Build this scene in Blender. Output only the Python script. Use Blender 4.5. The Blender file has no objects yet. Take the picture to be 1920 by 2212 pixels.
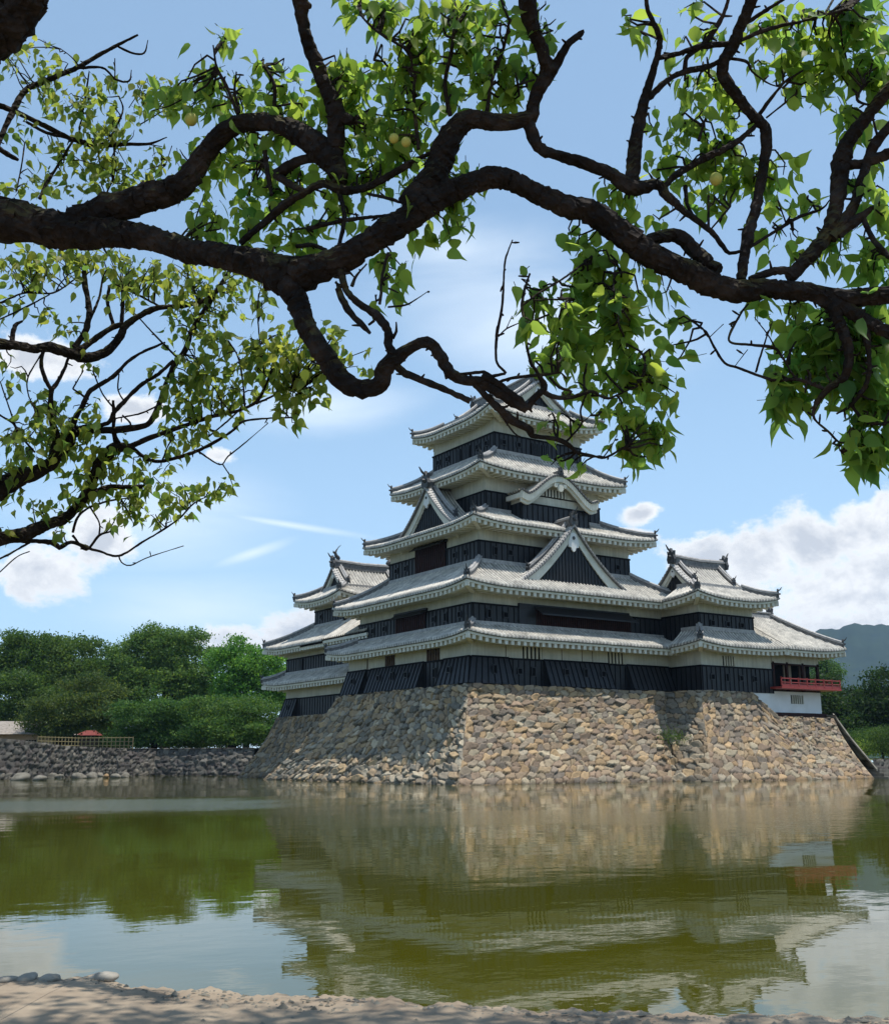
import bpy, math, random
import numpy as np
from mathutils import Vector, Matrix
random.seed(7); rng=np.random.default_rng(7)
sc=bpy.context.scene
R=math.radians
# ---------------------------------------------------------------- camera
F,YAW,PIT,ROL=2348.86,R(33.77),R(12.81),R(-0.22)
CAM=np.array([-38.76,-54.88,1.41])
fw=np.array([math.sin(YAW)*math.cos(PIT),math.cos(YAW)*math.cos(PIT),math.sin(PIT)])
r_=np.array([math.cos(YAW),-math.sin(YAW),0.]); u_=np.cross(r_,fw)
RT=r_*math.cos(ROL)+u_*math.sin(ROL); UP=-r_*math.sin(ROL)+u_*math.cos(ROL)
cd=bpy.data.cameras.new('camera'); cam=bpy.data.objects.new('camera',cd); sc.collection.objects.link(cam)
cam.matrix_world=Matrix(((RT[0],UP[0],-fw[0],CAM[0]),(RT[1],UP[1],-fw[1],CAM[1]),(RT[2],UP[2],-fw[2],CAM[2]),(0,0,0,1)))
cd.sensor_fit='HORIZONTAL'; cd.sensor_width=36; cd.lens=36*F/1920; cd.clip_start=.1; cd.clip_end=12000
sc.camera=cam
def PT(sx,sy,dep):      # a point of the place, from its bearing and its distance
    return CAM+(fw+RT*(sx-960)/F+UP*(1106-sy)/F)*dep
def azel(sx,sy):
    d=fw+RT*(sx-960)/F+UP*(1106-sy)/F; d=d/np.linalg.norm(d)
    return math.atan2(d[0],d[1]),math.asin(d[2])
def onz(sx,sy,z):
    d=fw+RT*(sx-960)/F+UP*(1106-sy)/F; return CAM+d*(z-CAM[2])/d[2]
# ---------------------------------------------------------------- light
SUN_EL,SUN_AZ=R(76.5),R(134)      # azimuth clockwise from north (+Y)
EXPO=0.35
sd=bpy.data.lights.new('sun','SUN'); sun=bpy.data.objects.new('sun',sd); sc.collection.objects.link(sun)
sd.energy=4.2; sd.angle=R(.55); sd.color=(1,.955,.88)
sv=Vector((math.sin(SUN_AZ)*math.cos(SUN_EL),math.cos(SUN_AZ)*math.cos(SUN_EL),math.sin(SUN_EL)))
sun.rotation_euler=sv.to_track_quat('Z','Y').to_euler(); sun.location=(0,0,60)
sc.view_settings.view_transform='Standard'; sc.view_settings.look='None'
sc.view_settings.exposure=EXPO; sc.view_settings.gamma=1; sc.view_settings.use_curve_mapping=False
w=bpy.data.worlds.new('World'); sc.world=w; w.use_nodes=True
def build_world():
    nt=w.node_tree; N=nt.nodes; L=nt.links; N.clear()
    out=N.new('ShaderNodeOutputWorld'); bg=N.new('ShaderNodeBackground'); bg.inputs[1].default_value=.115
    sky=N.new('ShaderNodeTexSky'); sky.sky_type='NISHITA'; sky.sun_disc=False
    sky.sun_elevation=SUN_EL; sky.sun_rotation=SUN_AZ; sky.air_density=1.0; sky.dust_density=.6; sky.ozone_density=1.6; sky.altitude=600
    tc=N.new('ShaderNodeTexCoord'); sp=N.new('ShaderNodeSeparateXYZ'); L.new(tc.outputs['Generated'],sp.inputs[0])
    def M(op,a,b=None,c=None,clamp=False):
        n=N.new('ShaderNodeMath'); n.operation=op; n.use_clamp=clamp
        for i,x in enumerate((a,b,c)):
            if x is None: continue
            if isinstance(x,(int,float)): n.inputs[i].default_value=x
            else: L.new(x,n.inputs[i])
        return n.outputs[0]
    az=M('ARCTAN2',sp.outputs[0],sp.outputs[1]); el=M('ARCSINE',sp.outputs[2])
    def noise(scale,detail,rough,sx=1,sy=1,dist=0.):
        c=N.new('ShaderNodeCombineXYZ'); L.new(M('MULTIPLY',az,sx),c.inputs[0]); L.new(M('MULTIPLY',el,sy),c.inputs[1])
        n=N.new('ShaderNodeTexNoise'); n.inputs['Scale'].default_value=scale; n.inputs['Detail'].default_value=detail
        n.inputs['Roughness'].default_value=rough; n.inputs['Distortion'].default_value=dist
        L.new(c.outputs[0],n.inputs['Vector']); return n.outputs[0]
    n1=noise(13,7,.62,1,1.4,.3); n2=noise(42,6,.7,1,1.3); n3=noise(5,5,.6,.6,2.6,.6)
    def blob(sx,sy,rx,ry,ang=0):
        a,e=azel(sx,sy); da=M('SUBTRACT',az,a); de=M('SUBTRACT',el,e)
        if ang:
            c,s=math.cos(ang),math.sin(ang)
            x=M('ADD',M('MULTIPLY',da,c),M('MULTIPLY',de,-s)); y=M('ADD',M('MULTIPLY',da,s),M('MULTIPLY',de,c)); da,de=x,y
        x=M('MULTIPLY',da,F/rx); y=M('MULTIPLY',de,F/ry)
        return M('SUBTRACT',1,M('SQRT',M('ADD',M('MULTIPLY',x,x),M('MULTIPLY',y,y))))
    def union(bl):
        o=bl[0]
        for b in bl[1:]: o=M('MAXIMUM',o,b)
        return o
    cum=union([blob(*b) for b in ((1525,1200,110,60),(1640,1215,130,90),(1745,1175,110,100),(1890,1150,140,130),(1800,1290,260,130),(1600,1300,190,80),(1985,1210,220,200),
        (1394,1108,58,32),(1360,1160,70,20),(500,1382,110,44),(645,1375,140,60),(215,1160,130,70),(90,1230,150,80),(285,880,90,45),(90,770,130,60),(480,985,50,22))])
    cum=M('ADD',cum,M('MULTIPLY',M('SUBTRACT',n1,.55),2.2)); cum=M('ADD',cum,M('MULTIPLY',M('SUBTRACT',n2,.5),.8))
    mc=N.new('ShaderNodeMapRange'); mc.interpolation_type='SMOOTHSTEP'; L.new(cum,mc.inputs[0]); mc.inputs[1].default_value=.0; mc.inputs[2].default_value=.42
    wis=union([blob(620,1133,215,10,.13),blob(545,1195,110,16,-.35),blob(700,880,260,70,-.1),blob(330,1120,300,130),blob(420,1320,330,90),blob(1150,700,420,160,.2),blob(1000,540,300,90)])
    wis=M('ADD',wis,M('MULTIPLY',M('SUBTRACT',n3,.5),1.2))
    mw=N.new('ShaderNodeMapRange'); mw.interpolation_type='SMOOTHSTEP'; L.new(wis,mw.inputs[0]); mw.inputs[1].default_value=-.1; mw.inputs[2].default_value=1.2; mw.inputs[4].default_value=.6
    # haze near the horizon and a soft veil
    veil=N.new('ShaderNodeMapRange'); L.new(el,veil.inputs[0]); veil.inputs[1].default_value=0; veil.inputs[2].default_value=.45; veil.inputs[3].default_value=.62; veil.inputs[4].default_value=.30
    mx0=N.new('ShaderNodeMixRGB'); L.new(veil.outputs[0],mx0.inputs[0]); L.new(sky.outputs[0],mx0.inputs[1]); mx0.inputs[2].default_value=(4.3,6.7,9.0,1)
    mx1=N.new('ShaderNodeMixRGB'); L.new(mw.outputs[0],mx1.inputs[0]); L.new(mx0.outputs[0],mx1.inputs[1]); mx1.inputs[2].default_value=(7.6,8.3,8.9,1)
    sh=N.new('ShaderNodeMapRange'); L.new(M('ADD',M('MULTIPLY',cum,.7),M('MULTIPLY',n1,.6)),sh.inputs[0]); sh.inputs[1].default_value=.30; sh.inputs[2].default_value=.95
    cc=N.new('ShaderNodeMixRGB'); L.new(sh.outputs[0],cc.inputs[0]); cc.inputs[1].default_value=(8.6,8.6,8.5,1); cc.inputs[2].default_value=(4.6,4.9,5.4,1)
    mx2=N.new('ShaderNodeMixRGB'); L.new(mc.outputs[0],mx2.inputs[0]); L.new(mx1.outputs[0],mx2.inputs[1]); L.new(cc.outputs[0],mx2.inputs[2])
    L.new(mx2.outputs[0],bg.inputs[0]); L.new(bg.outputs[0],out.inputs[0])
build_world()
# ---------------------------------------------------------------- helpers
col=sc.collection
def tag(o,label=None,cat=None,group=None,kind=None):
    if label: o['label']=label
    if cat: o['category']=cat
    if group: o['group']=group
    if kind: o['kind']=kind
    return o
def thing(name,loc,label,cat,group=None):
    o=bpy.data.objects.new(name,None); col.objects.link(o); o.location=loc; o.empty_display_size=.3
    return tag(o,label,cat,group)
def link(name,me,mat,parent=None):
    o=bpy.data.objects.new(name,me); col.objects.link(o)
    if mat: me.materials.append(mat)
    if parent is not None:
        o.parent=parent
        p=Vector((0,0,0)); q=parent
        while q is not None: p+=q.location; q=q.parent
        o.location=-p      # meshes are written in world coordinates
    return o
class MB:
    def __init__(s): s.v=[]; s.f=[]
    def q(s,*p):
        n=len(s.v); s.v+= [tuple(map(float,x)) for x in p]; s.f.append(tuple(range(n,n+len(p))))
    def box(s,x0,y0,z0,x1,y1,z1):
        if x0>x1:x0,x1=x1,x0
        if y0>y1:y0,y1=y1,y0
        n=len(s.v)
        s.v+=[(x0,y0,z0),(x1,y0,z0),(x1,y1,z0),(x0,y1,z0),(x0,y0,z1),(x1,y0,z1),(x1,y1,z1),(x0,y1,z1)]
        s.f+=[tuple(n+i for i in q) for q in((3,2,1,0),(4,5,6,7),(0,1,5,4),(1,2,6,5),(2,3,7,6),(3,0,4,7))]
    def hexa(s,p):  # 8 points, bottom 4 then top 4
        n=len(s.v); s.v+=[tuple(map(float,x)) for x in p]
        s.f+=[tuple(n+i for i in q) for q in((3,2,1,0),(4,5,6,7),(0,1,5,4),(1,2,6,5),(2,3,7,6),(3,0,4,7))]
    def sweep(s,pts,side,w,h0,h1):  # box section along pts; side vector(s); from z+h0 to z+h1
        pts=[np.array(p,float) for p in pts]; n=len(s.v)
        for i,p in enumerate(pts):
            sd_=np.array(side if not isinstance(side,list) else side[i],float)
            for a,b in((-w/2,h0),(w/2,h0),(w/2,h1),(-w/2,h1)): s.v.append(tuple(p+sd_*a+np.array([0,0,b])))
        for i in range(len(pts)-1):
            a=n+4*i
            for k in range(4): s.f.append((a+k,a+(k+1)%4,a+4+(k+1)%4,a+4+k))
        s.f.append((n+3,n+2,n+1,n)); e=n+4*(len(pts)-1); s.f.append((e,e+1,e+2,e+3))
    def tube(s,pts,rad,sides=8,cap=True,bump=0.):
        pts=[np.array(p,float) for p in pts]; n0=len(s.v); N=len(pts)
        if not hasattr(rad,'__len__'): rad=[rad]*N
        t=pts[1]-pts[0]; t/=np.linalg.norm(t)+1e-9
        a=np.cross(t,[0.3,0.1,1.]); a/=np.linalg.norm(a)+1e-9
        for i,p in enumerate(pts):
            t=pts[min(i+1,N-1)]-pts[max(i-1,0)]; t/=np.linalg.norm(t)+1e-9
            a=a-t*np.dot(a,t); a/=np.linalg.norm(a)+1e-9; b=np.cross(t,a)
            for k in range(sides):
                th=2*math.pi*k/sides; rr=rad[i]*(1+ (bump*random.uniform(-1,1) if bump else 0))
                s.v.append(tuple(p+(a*math.cos(th)+b*math.sin(th))*rr))
        for i in range(N-1):
            for k in range(sides):
                A=n0+i*sides+k; B=n0+i*sides+(k+1)%sides
                s.f.append((A,B,B+sides,A+sides))
        if cap:
            s.f.append(tuple(n0+k for k in range(sides))[::-1]); e=n0+(N-1)*sides; s.f.append(tuple(e+k for k in range(sides)))
    def build(s,name,mat,parent=None,smooth=False):
        me=bpy.data.meshes.new(name); me.from_pydata(s.v,[],s.f); me.update()
        if smooth: me.polygons.foreach_set('use_smooth',[True]*len(me.polygons))
        return link(name,me,mat,parent)
def npmesh(name,V,Fc,mat,parent=None,smooth=False,colr=None):
    V=np.asarray(V,np.float32); Fc=np.asarray(Fc,np.int32); k=Fc.shape[1]
    me=bpy.data.meshes.new(name); me.vertices.add(len(V)); me.vertices.foreach_set('co',V.ravel())
    me.loops.add(Fc.size); me.loops.foreach_set('vertex_index',Fc.ravel())
    me.polygons.add(len(Fc)); me.polygons.foreach_set('loop_start',np.arange(len(Fc),dtype=np.int32)*k)
    me.polygons.foreach_set('loop_total',np.full(len(Fc),k,np.int32))
    if smooth: me.polygons.foreach_set('use_smooth',np.ones(len(Fc),bool))
    me.update(calc_edges=True)
    if colr is not None:
        a=me.color_attributes.new('tint','FLOAT_COLOR','POINT')
        c=np.ones((len(V),4),np.float32); c[:,:3]=colr; a.data.foreach_set('color',c.ravel())
    return link(name,me,mat,parent)
def gridfaces(nu,nv):   # vertices index i*nv+j
    i,j=np.meshgrid(np.arange(nu-1),np.arange(nv-1),indexing='ij'); a=(i*nv+j).ravel()
    return np.stack([a,a+nv,a+nv+1,a+1],1)
# ---------------------------------------------------------------- materials
def mat(name,base,rough=.7,spec=.4,var=None,vscale=3.,bump=0.,bscale=20.,detail=6,extra=None,metal=0.,stretch=None,attr=None,attrmix=1.):
    m=bpy.data.materials.new(name); m.use_nodes=True; nt=m.node_tree; N=nt.nodes; L=nt.links
    p=N['Principled BSDF']; p.inputs['Roughness'].default_value=rough; p.inputs['Specular IOR Level'].default_value=spec; p.inputs['Metallic'].default_value=metal
    tc=N.new('ShaderNodeTexCoord'); vec=tc.outputs['Object']
    if stretch:
        mp=N.new('ShaderNodeMapping'); mp.inputs['Scale'].default_value=stretch; L.new(vec,mp.inputs[0]); vec=mp.outputs[0]
    cur=None
    if attr:
        a=N.new('ShaderNodeVertexColor'); a.layer_name=attr; cur=a.outputs[0]
    if var:
        n=N.new('ShaderNodeTexNoise'); n.inputs['Scale'].default_value=vscale; n.inputs['Detail'].default_value=detail; n.inputs['Roughness'].default_value=.65; L.new(vec,n.inputs['Vector'])
        cr=N.new('ShaderNodeValToRGB'); L.new(n.outputs[0],cr.inputs[0])
        e=cr.color_ramp.elements; e[0].position=.32; e[1].position=.68; e[0].color=(*var[0],1); e[1].color=(*var[1],1)
        if len(var)>2: x=e.new(.5); x.color=(*var[2],1)
        if cur is not None:
            mx=N.new('ShaderNodeMixRGB'); mx.blend_type='MULTIPLY'; mx.inputs[0].default_value=attrmix; L.new(cur,mx.inputs[1]); L.new(cr.outputs[0],mx.inputs[2]); cur=mx.outputs[0]
        else: cur=cr.outputs[0]
    if cur is not None: L.new(cur,p.inputs['Base Color'])
    else: p.inputs['Base Color'].default_value=(*base,1)
    if bump:
        n=N.new('ShaderNodeTexNoise'); n.inputs['Scale'].default_value=bscale; n.inputs['Detail'].default_value=8; L.new(vec,n.inputs['Vector'])
        b=N.new('ShaderNodeBump'); b.inputs['Strength'].default_value=min(1,bump*10); b.inputs['Distance'].default_value=bump*.3; L.new(n.outputs[0],b.inputs['Height']); L.new(b.outputs[0],p.inputs['Normal'])
    if extra: extra(m,N,L,p,vec)
    return m
def plaster_extra(m,N,L,p,vec):
    # faint vertical streaks of rain wash over the plaster
    mp=N.new('ShaderNodeMapping'); mp.inputs['Scale'].default_value=(5,5,.35); L.new(vec,mp.inputs[0])
    n=N.new('ShaderNodeTexNoise'); n.inputs['Scale'].default_value=1.4; n.inputs['Detail'].default_value=5; L.new(mp.outputs[0],n.inputs[0])
    mr=N.new('ShaderNodeMapRange'); mr.inputs[1].default_value=.35; mr.inputs[2].default_value=.7; mr.inputs[3].default_value=1; mr.inputs[4].default_value=.8; L.new(n.outputs[0],mr.inputs[0])
    src=p.inputs['Base Color'].links[0].from_socket
    mx=N.new('ShaderNodeMixRGB'); mx.blend_type='MULTIPLY'; mx.inputs[0].default_value=1; L.new(src,mx.inputs[1]); L.new(mr.outputs[0],mx.inputs[2]); L.new(mx.outputs[0],p.inputs['Base Color'])
M_plaster=mat('plaster',0,.85,.25,var=((.48,.455,.37),(.62,.60,.51)),vscale=.9,bump=.01,bscale=6,extra=plaster_extra)
M_white=mat('white_lime',0,.85,.25,var=((.68,.67,.64),(.78,.77,.75)),vscale=.8,bump=.006,bscale=5)
M_eave=mat('eave_plaster',0,.85,.25,var=((.54,.52,.43),(.70,.68,.59)),vscale=1.5)
M_board=mat('black_board',0,.5,.35,var=((.006,.0065,.008),(.018,.019,.023)),vscale=1.6,bump=.012,bscale=9,stretch=(3,3,1))
M_batten_shade=mat('batten_shade',(.0022,.0022,.003),.7,.15)  # blacker than the boards: shadow gaps put into the batten colour
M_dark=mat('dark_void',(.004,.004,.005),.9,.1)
M_red=mat('red_wood',0,.7,.2,var=((.020,.007,.006),(.042,.012,.009)),vscale=3)
M_redlac=mat('red_lacquer',0,.45,.4,var=((.30,.035,.028),(.40,.06,.045)),vscale=3)
M_brown=mat('brown_wood',0,.7,.3,var=((.05,.03,.02),(.11,.07,.045)),vscale=4)
M_beige=mat('paper_panel',0,.8,.2,var=((.22,.17,.11),(.30,.24,.17)),vscale=2)
def tile_extra(m,N,L,p,vec):
    # course lines across the tile rows, real overlaps a few millimetres deep
    geo=N.new('ShaderNodeTexCoord'); s=N.new('ShaderNodeSeparateXYZ'); L.new(geo.outputs['Object'],s.inputs[0])
    wv=N.new('ShaderNodeMath'); wv.operation='FRACT'; ml=N.new('ShaderNodeMath'); ml.operation='MULTIPLY'; ml.inputs[1].default_value=7.5; L.new(s.outputs[2],ml.inputs[0]); L.new(ml.outputs[0],wv.inputs[0])
    b=N.new('ShaderNodeBump'); b.inputs['Strength'].default_value=.8; b.inputs['Distance'].default_value=.03; L.new(wv.outputs[0],b.inputs['Height'])
    v=N.new('ShaderNodeTexVoronoi'); v.inputs['Scale'].default_value=3.3; L.new(geo.outputs['Object'],v.inputs['Vector'])
    sv_=N.new('ShaderNodeSeparateColor'); L.new(v.outputs['Color'],sv_.inputs[0])
    mr=N.new('ShaderNodeMapRange'); mr.inputs[3].default_value=.78; mr.inputs[4].default_value=1.15; L.new(sv_.outputs[0],mr.inputs[0])
    src=p.inputs['Base Color'].links[0].from_socket
    mx=N.new('ShaderNodeMixRGB'); mx.blend_type='MULTIPLY'; mx.inputs[0].default_value=1; L.new(src,mx.inputs[1]); L.new(mr.outputs[0],mx.inputs[2]); L.new(mx.outputs[0],p.inputs['Base Color'])
    if p.inputs['Normal'].links: L.new(p.inputs['Normal'].links[0].from_socket,b.inputs['Normal'])
    L.new(b.outputs[0],p.inputs['Normal'])
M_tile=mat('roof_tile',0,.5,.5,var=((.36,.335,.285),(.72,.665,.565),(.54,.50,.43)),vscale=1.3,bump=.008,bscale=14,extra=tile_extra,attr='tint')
M_ridge=mat('ridge_tile',0,.6,.4,var=((.06,.06,.06),(.20,.19,.18)),vscale=5,bump=.02,bscale=8)
M_cap=mat('ridge_cap',0,.6,.4,var=((.22,.21,.20),(.42,.40,.38)),vscale=4)
M_oni=mat('ridge_ornament',0,.6,.4,var=((.03,.03,.032),(.08,.08,.08)),vscale=6,bump=.03,bscale=12)
M_copper=mat('green_copper',0,.55,.4,var=((.10,.14,.13),(.17,.24,.21)),vscale=3)
M_stone=mat('wall_stone',0,.88,.2,var=((.78,.77,.75),(1.12,1.10,1.06)),vscale=5,bump=.05,bscale=9,attr='tint')
M_rock=mat('loose_rock',0,.9,.2,var=((.10,.09,.07),(.24,.22,.18)),vscale=1.5,bump=.06,bscale=5)
M_pale=mat('pale_stone',0,.85,.2,var=((.22,.195,.16),(.36,.33,.28)),vscale=5,bump=.03,bscale=14)
# ---------------------------------------------------------------- roofs
def oni(parent,p,d,s=.62):
    d=np.array([d[0],d[1],0.]); d/=np.linalg.norm(d); q=np.array([-d[1],d[0],0.]); m=MB()
    prof=[(-.36,-.12),(.36,-.12),(.46,.25),(.34,.62),(.40,1.0),(.22,.82),(.10,1.02),(0,1.25),(-.10,1.02),(-.22,.82),(-.40,1.0),(-.34,.62),(-.46,.25)]
    n=len(prof); p=np.array(p,float)
    A=[p+q*a*s+np.array([0,0,b*s])+d*.10*s for a,b in prof]; B=[x-d*.28*s for x in A]
    i=len(m.v); m.v+=[tuple(x) for x in A+B]
    m.f.append(tuple(i+k for k in range(n))); m.f.append(tuple(i+n+k for k in range(n))[::-1])
    for k in range(n): m.f.append((i+(k+1)%n,i+k,i+n+k,i+n+(k+1)%n))
    c=p+d*.15*s+np.array([0,0,.45*s]); m.tube([c-d*.1,c+d*.22*s],[.20*s,.12*s],8)
    m.tube([p+np.array([0,0,.9*s]),p+d*.35*s+np.array([0,0,1.15*s]),p+d*.6*s+np.array([0,0,1.5*s])],[.12*s,.09*s,.04*s],6)
    return m.build('ridge_end_tile',M_oni,parent)
def shachi(parent,p,d,s=1.):
    d=np.array([d[0],d[1],0.]); d/=np.linalg.norm(d); z=np.array([0,0,1.]); p=np.array(p,float); m=MB(); q=np.array([-d[1],d[0],0])
    pts=[p+d*.30*s+z*.12*s,p+d*.12*s+z*.28*s,p-d*.1*s+z*.5*s,p-d*.16*s+z*.8*s,p-d*.02*s+z*1.05*s,p+d*.12*s+z*1.25*s]
    m.tube(pts,[.17*s,.22*s,.18*s,.13*s,.08*s,.04*s],8)
    for k in(-1,1):
        b=p+d*.12*s+z*1.2*s; m.hexa([b,b+q*.03*s,b+z*.1*s+q*.03*s,b+z*.1*s]+[b+q*k*.22*s+z*.3*s+d*.2*s,b+q*(k*.22+.03)*s+z*.3*s+d*.2*s,b+q*(k*.22+.03)*s+z*.42*s+d*.25*s,b+q*k*.22*s+z*.42*s+d*.25*s])
    b=p-d*.25*s+z*.55*s; m.hexa([b-q*.02,b+q*.02,b+q*.02-d*.22*s+z*.2*s,b-q*.02-d*.22*s+z*.2*s,b-q*.02+z*.25*s,b+q*.02+z*.25*s,b+q*.02-d*.18*s+z*.4*s,b-q*.02-d*.18*s+z*.4*s])
    return m.build('fish_ornament',M_oni,parent)
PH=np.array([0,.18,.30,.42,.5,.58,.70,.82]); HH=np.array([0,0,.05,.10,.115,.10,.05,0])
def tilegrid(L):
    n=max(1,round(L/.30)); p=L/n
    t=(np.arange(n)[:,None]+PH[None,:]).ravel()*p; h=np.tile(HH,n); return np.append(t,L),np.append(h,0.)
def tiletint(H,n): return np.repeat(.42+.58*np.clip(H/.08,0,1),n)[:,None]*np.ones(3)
def skirt(parent,O,ze,I,zi,sides='SWNE',lift=.30,curve=.25,wallrect=None,ornz=True,cut={},Lc=3.6,hips=None):
    """one ring of roof; O and I are (x0,y0,x1,y1) outer and inner rectangles."""
    ox0,oy0,ox1,oy1=O; ix0,iy0,ix1,iy1=I
    fr={'S':((ox0,oy0),(1,0),(0,1),ox1-ox0,iy0-oy0,ix0-ox0,ox1-ix1),'E':((ox1,oy0),(0,1),(-1,0),oy1-oy0,ox1-ix1,iy0-oy0,oy1-iy1),
        'N':((ox1,oy1),(-1,0),(0,-1),ox1-ox0,oy1-iy1,ox1-ix1,ix0-ox0),'W':((ox0,oy1),(0,-1),(1,0),oy1-oy0,ix0-ox0,oy1-iy1,iy0-oy0)}
    def g(v): return v*(1-curve+curve*v)
    for sd_ in sides:
        a,t,n,L,d,s0,s1=fr[sd_]; a=np.array(a,float); t=np.array(t,float); n=np.array(n,float)
        T,H=tilegrid(L); NV=8
        c0,c1=cut.get(sd_,(0,0))
        sel=(T>=c0)&(T<=L-c1); T=T[sel];H=H[sel]
        def lf(T):
            l=min(Lc,L/2); c=np.minimum(T,L-T); return lift*np.clip(1-c/l,0,1)**2
        vm=np.minimum(1,np.minimum(T/max(s0,1e-6),(L-T)/max(s1,1e-6))); vm=np.maximum(vm,0.002)
        V=vm[:,None]*np.linspace(0,1,NV)[None,:]
        X=a[None,None,:]+t[None,None,:]*T[:,None,None]+n[None,None,:]*(V*d)[:,:,None]
        Z=ze+(zi-ze)*g(V)+lf(T)[:,None]*(1-V)+H[:,None]
        P=np.concatenate([X,Z[:,:,None]],2)
        front=P[:,:1,:].copy(); front[:,0,2]=ze+lf(T)-.10
        P=np.concatenate([front,P],1)
        npmesh_faces=gridfaces(len(T),NV+1)
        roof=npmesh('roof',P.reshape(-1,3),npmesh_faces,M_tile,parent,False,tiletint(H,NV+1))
        # plastered eave band, soffit and rafters
        ov=d if wallrect is None else {'S':wallrect[1]-oy0,'N':oy1-wallrect[3],'W':wallrect[0]-ox0,'E':ox1-wallrect[2]}[sd_]
        m=MB(); K=int(max(10,L/.5)); tt=np.linspace(c0,L-c1,K)
        def at(tv,ins,dz):
            tv2=np.clip(tv,ins if c0==0 else 0,L-(ins if c1==0 else 0)); p=a+t*tv2+n*ins; return (p[0],p[1],ze+float(lf(np.array(tv2)))+dz)
        for b0,b1,i0,i1 in((-.27,-.12,.10,.24),):
            for i in range(K-1):
                A,B=tt[i],tt[i+1]
                m.hexa([at(A,i0,b0),at(B,i0,b0),at(B,i1,b0),at(A,i1,b0),at(A,i0,b1),at(B,i0,b1),at(B,i1,b1),at(A,i1,b1)])
        for i in range(K-1):
            A,B=tt[i],tt[i+1]
            la=min(ov,max(.3,min(A,L-A) if True else 9)); lb=min(ov,max(.3,min(B,L-B)))
            m.q(at(A,.22,-.15),at(A,la,-.15+.12*la),at(B,lb,-.15+.12*lb),at(B,.22,-.15))
        m.build('eave_board',M_eave,roof)
        m=MB()
        for i in range(K-1):
            A,B=tt[i],tt[i+1]; m.hexa([at(A,.03,-.125),at(B,.03,-.125),at(B,.2,-.125),at(A,.2,-.125),at(A,.03,-.06),at(B,.03,-.06),at(B,.2,-.06),at(A,.2,-.06)])
        m.build('eave_tile_edge',M_oni,roof)
        m=MB(); nr=round((L-c0-c1)/.49)
        for k in range(nr+1):
            tv=c0+.12+(L-c0-c1-.24)*k/nr; ln=min(ov,(tv if c0==0 else 99),(L-tv if c1==0 else 99))
            if ln<.3: continue
            p0=a+t*(tv-.115)+n*.14; p1=a+t*(tv+.115)+n*.14; p2=a+t*(tv+.115)+n*ln; p3=a+t*(tv-.115)+n*ln; zz=ze+float(lf(np.array(tv)))
            m.hexa([(*p0,zz-.52),(*p1,zz-.52),(*p2,zz-.42),(*p3,zz-.42),(*p0,zz-.24),(*p1,zz-.24),(*p2,zz-.06),(*p3,zz-.06)])
        m.build('rafter_row',M_eave,roof)
        # flashing where the roof meets the wall above
        e0=a+t*s0+n*d; e1=a+t*(L-s1)+n*d
        if c0: e0=a+t*max(c0,s0)+n*d
        if c1: e1=a+t*(L-max(c1,s1))+n*d
        m=MB(); m.sweep([(*e0,zi),(*e1,zi)],(n[0],n[1],0),.34,-.1,.17); m.build('wall_flashing',M_cap,roof)
    cor={'SW':((ox0,oy0),(ix0,iy0),'WS'),'SE':((ox1,oy0),(ix1,iy0),'SE'),'NE':((ox1,oy1),(ix1,iy1),'NE'),'NW':((ox0,oy1),(ix0,iy1),'NW')}
    for k,(o,i,ss) in cor.items():
        if hips is not None and k not in hips: continue
        if hips is None and not all(x in sides for x in ss): continue
        o=np.array(o,float); i=np.array(i,float); dv=o-i; dn=dv/np.linalg.norm(dv); sdv=(-dn[1],dn[0],0)
        pts=[]
        for v in np.linspace(.04,1,9):
            p=o+(i-o)*v; c=v*abs(i[0]-o[0]); pts.append((p[0],p[1],ze+(zi-ze)*g(v)+lift*max(0,1-c/Lc)**2*(1-v)))
        m=MB(); m.sweep(pts,sdv,.34,-.05,.30); h=m.build('hip_ridge',M_ridge,parent)
        m=MB(); m.sweep([(x,y,z+.30) for x,y,z in pts],sdv,.42,-.06,.03); m.tube([(x,y,z+.36) for x,y,z in pts],.10,6); m.build('ridge_cap',M_cap,h)
        oni(h,(pts[0][0],pts[0][1],pts[0][2]+.05),dn,.46)
        # corner beam with its white end
        m=MB(); e=o-dn*.12; wv=o-dn*1.6*1.3
        m.sweep([(*e,ze+lift-.55),(*wv,ze+.05*lift-.42)],sdv,.26,-.02,.28); m.build('corner_beam',M_eave,parent)
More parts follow.
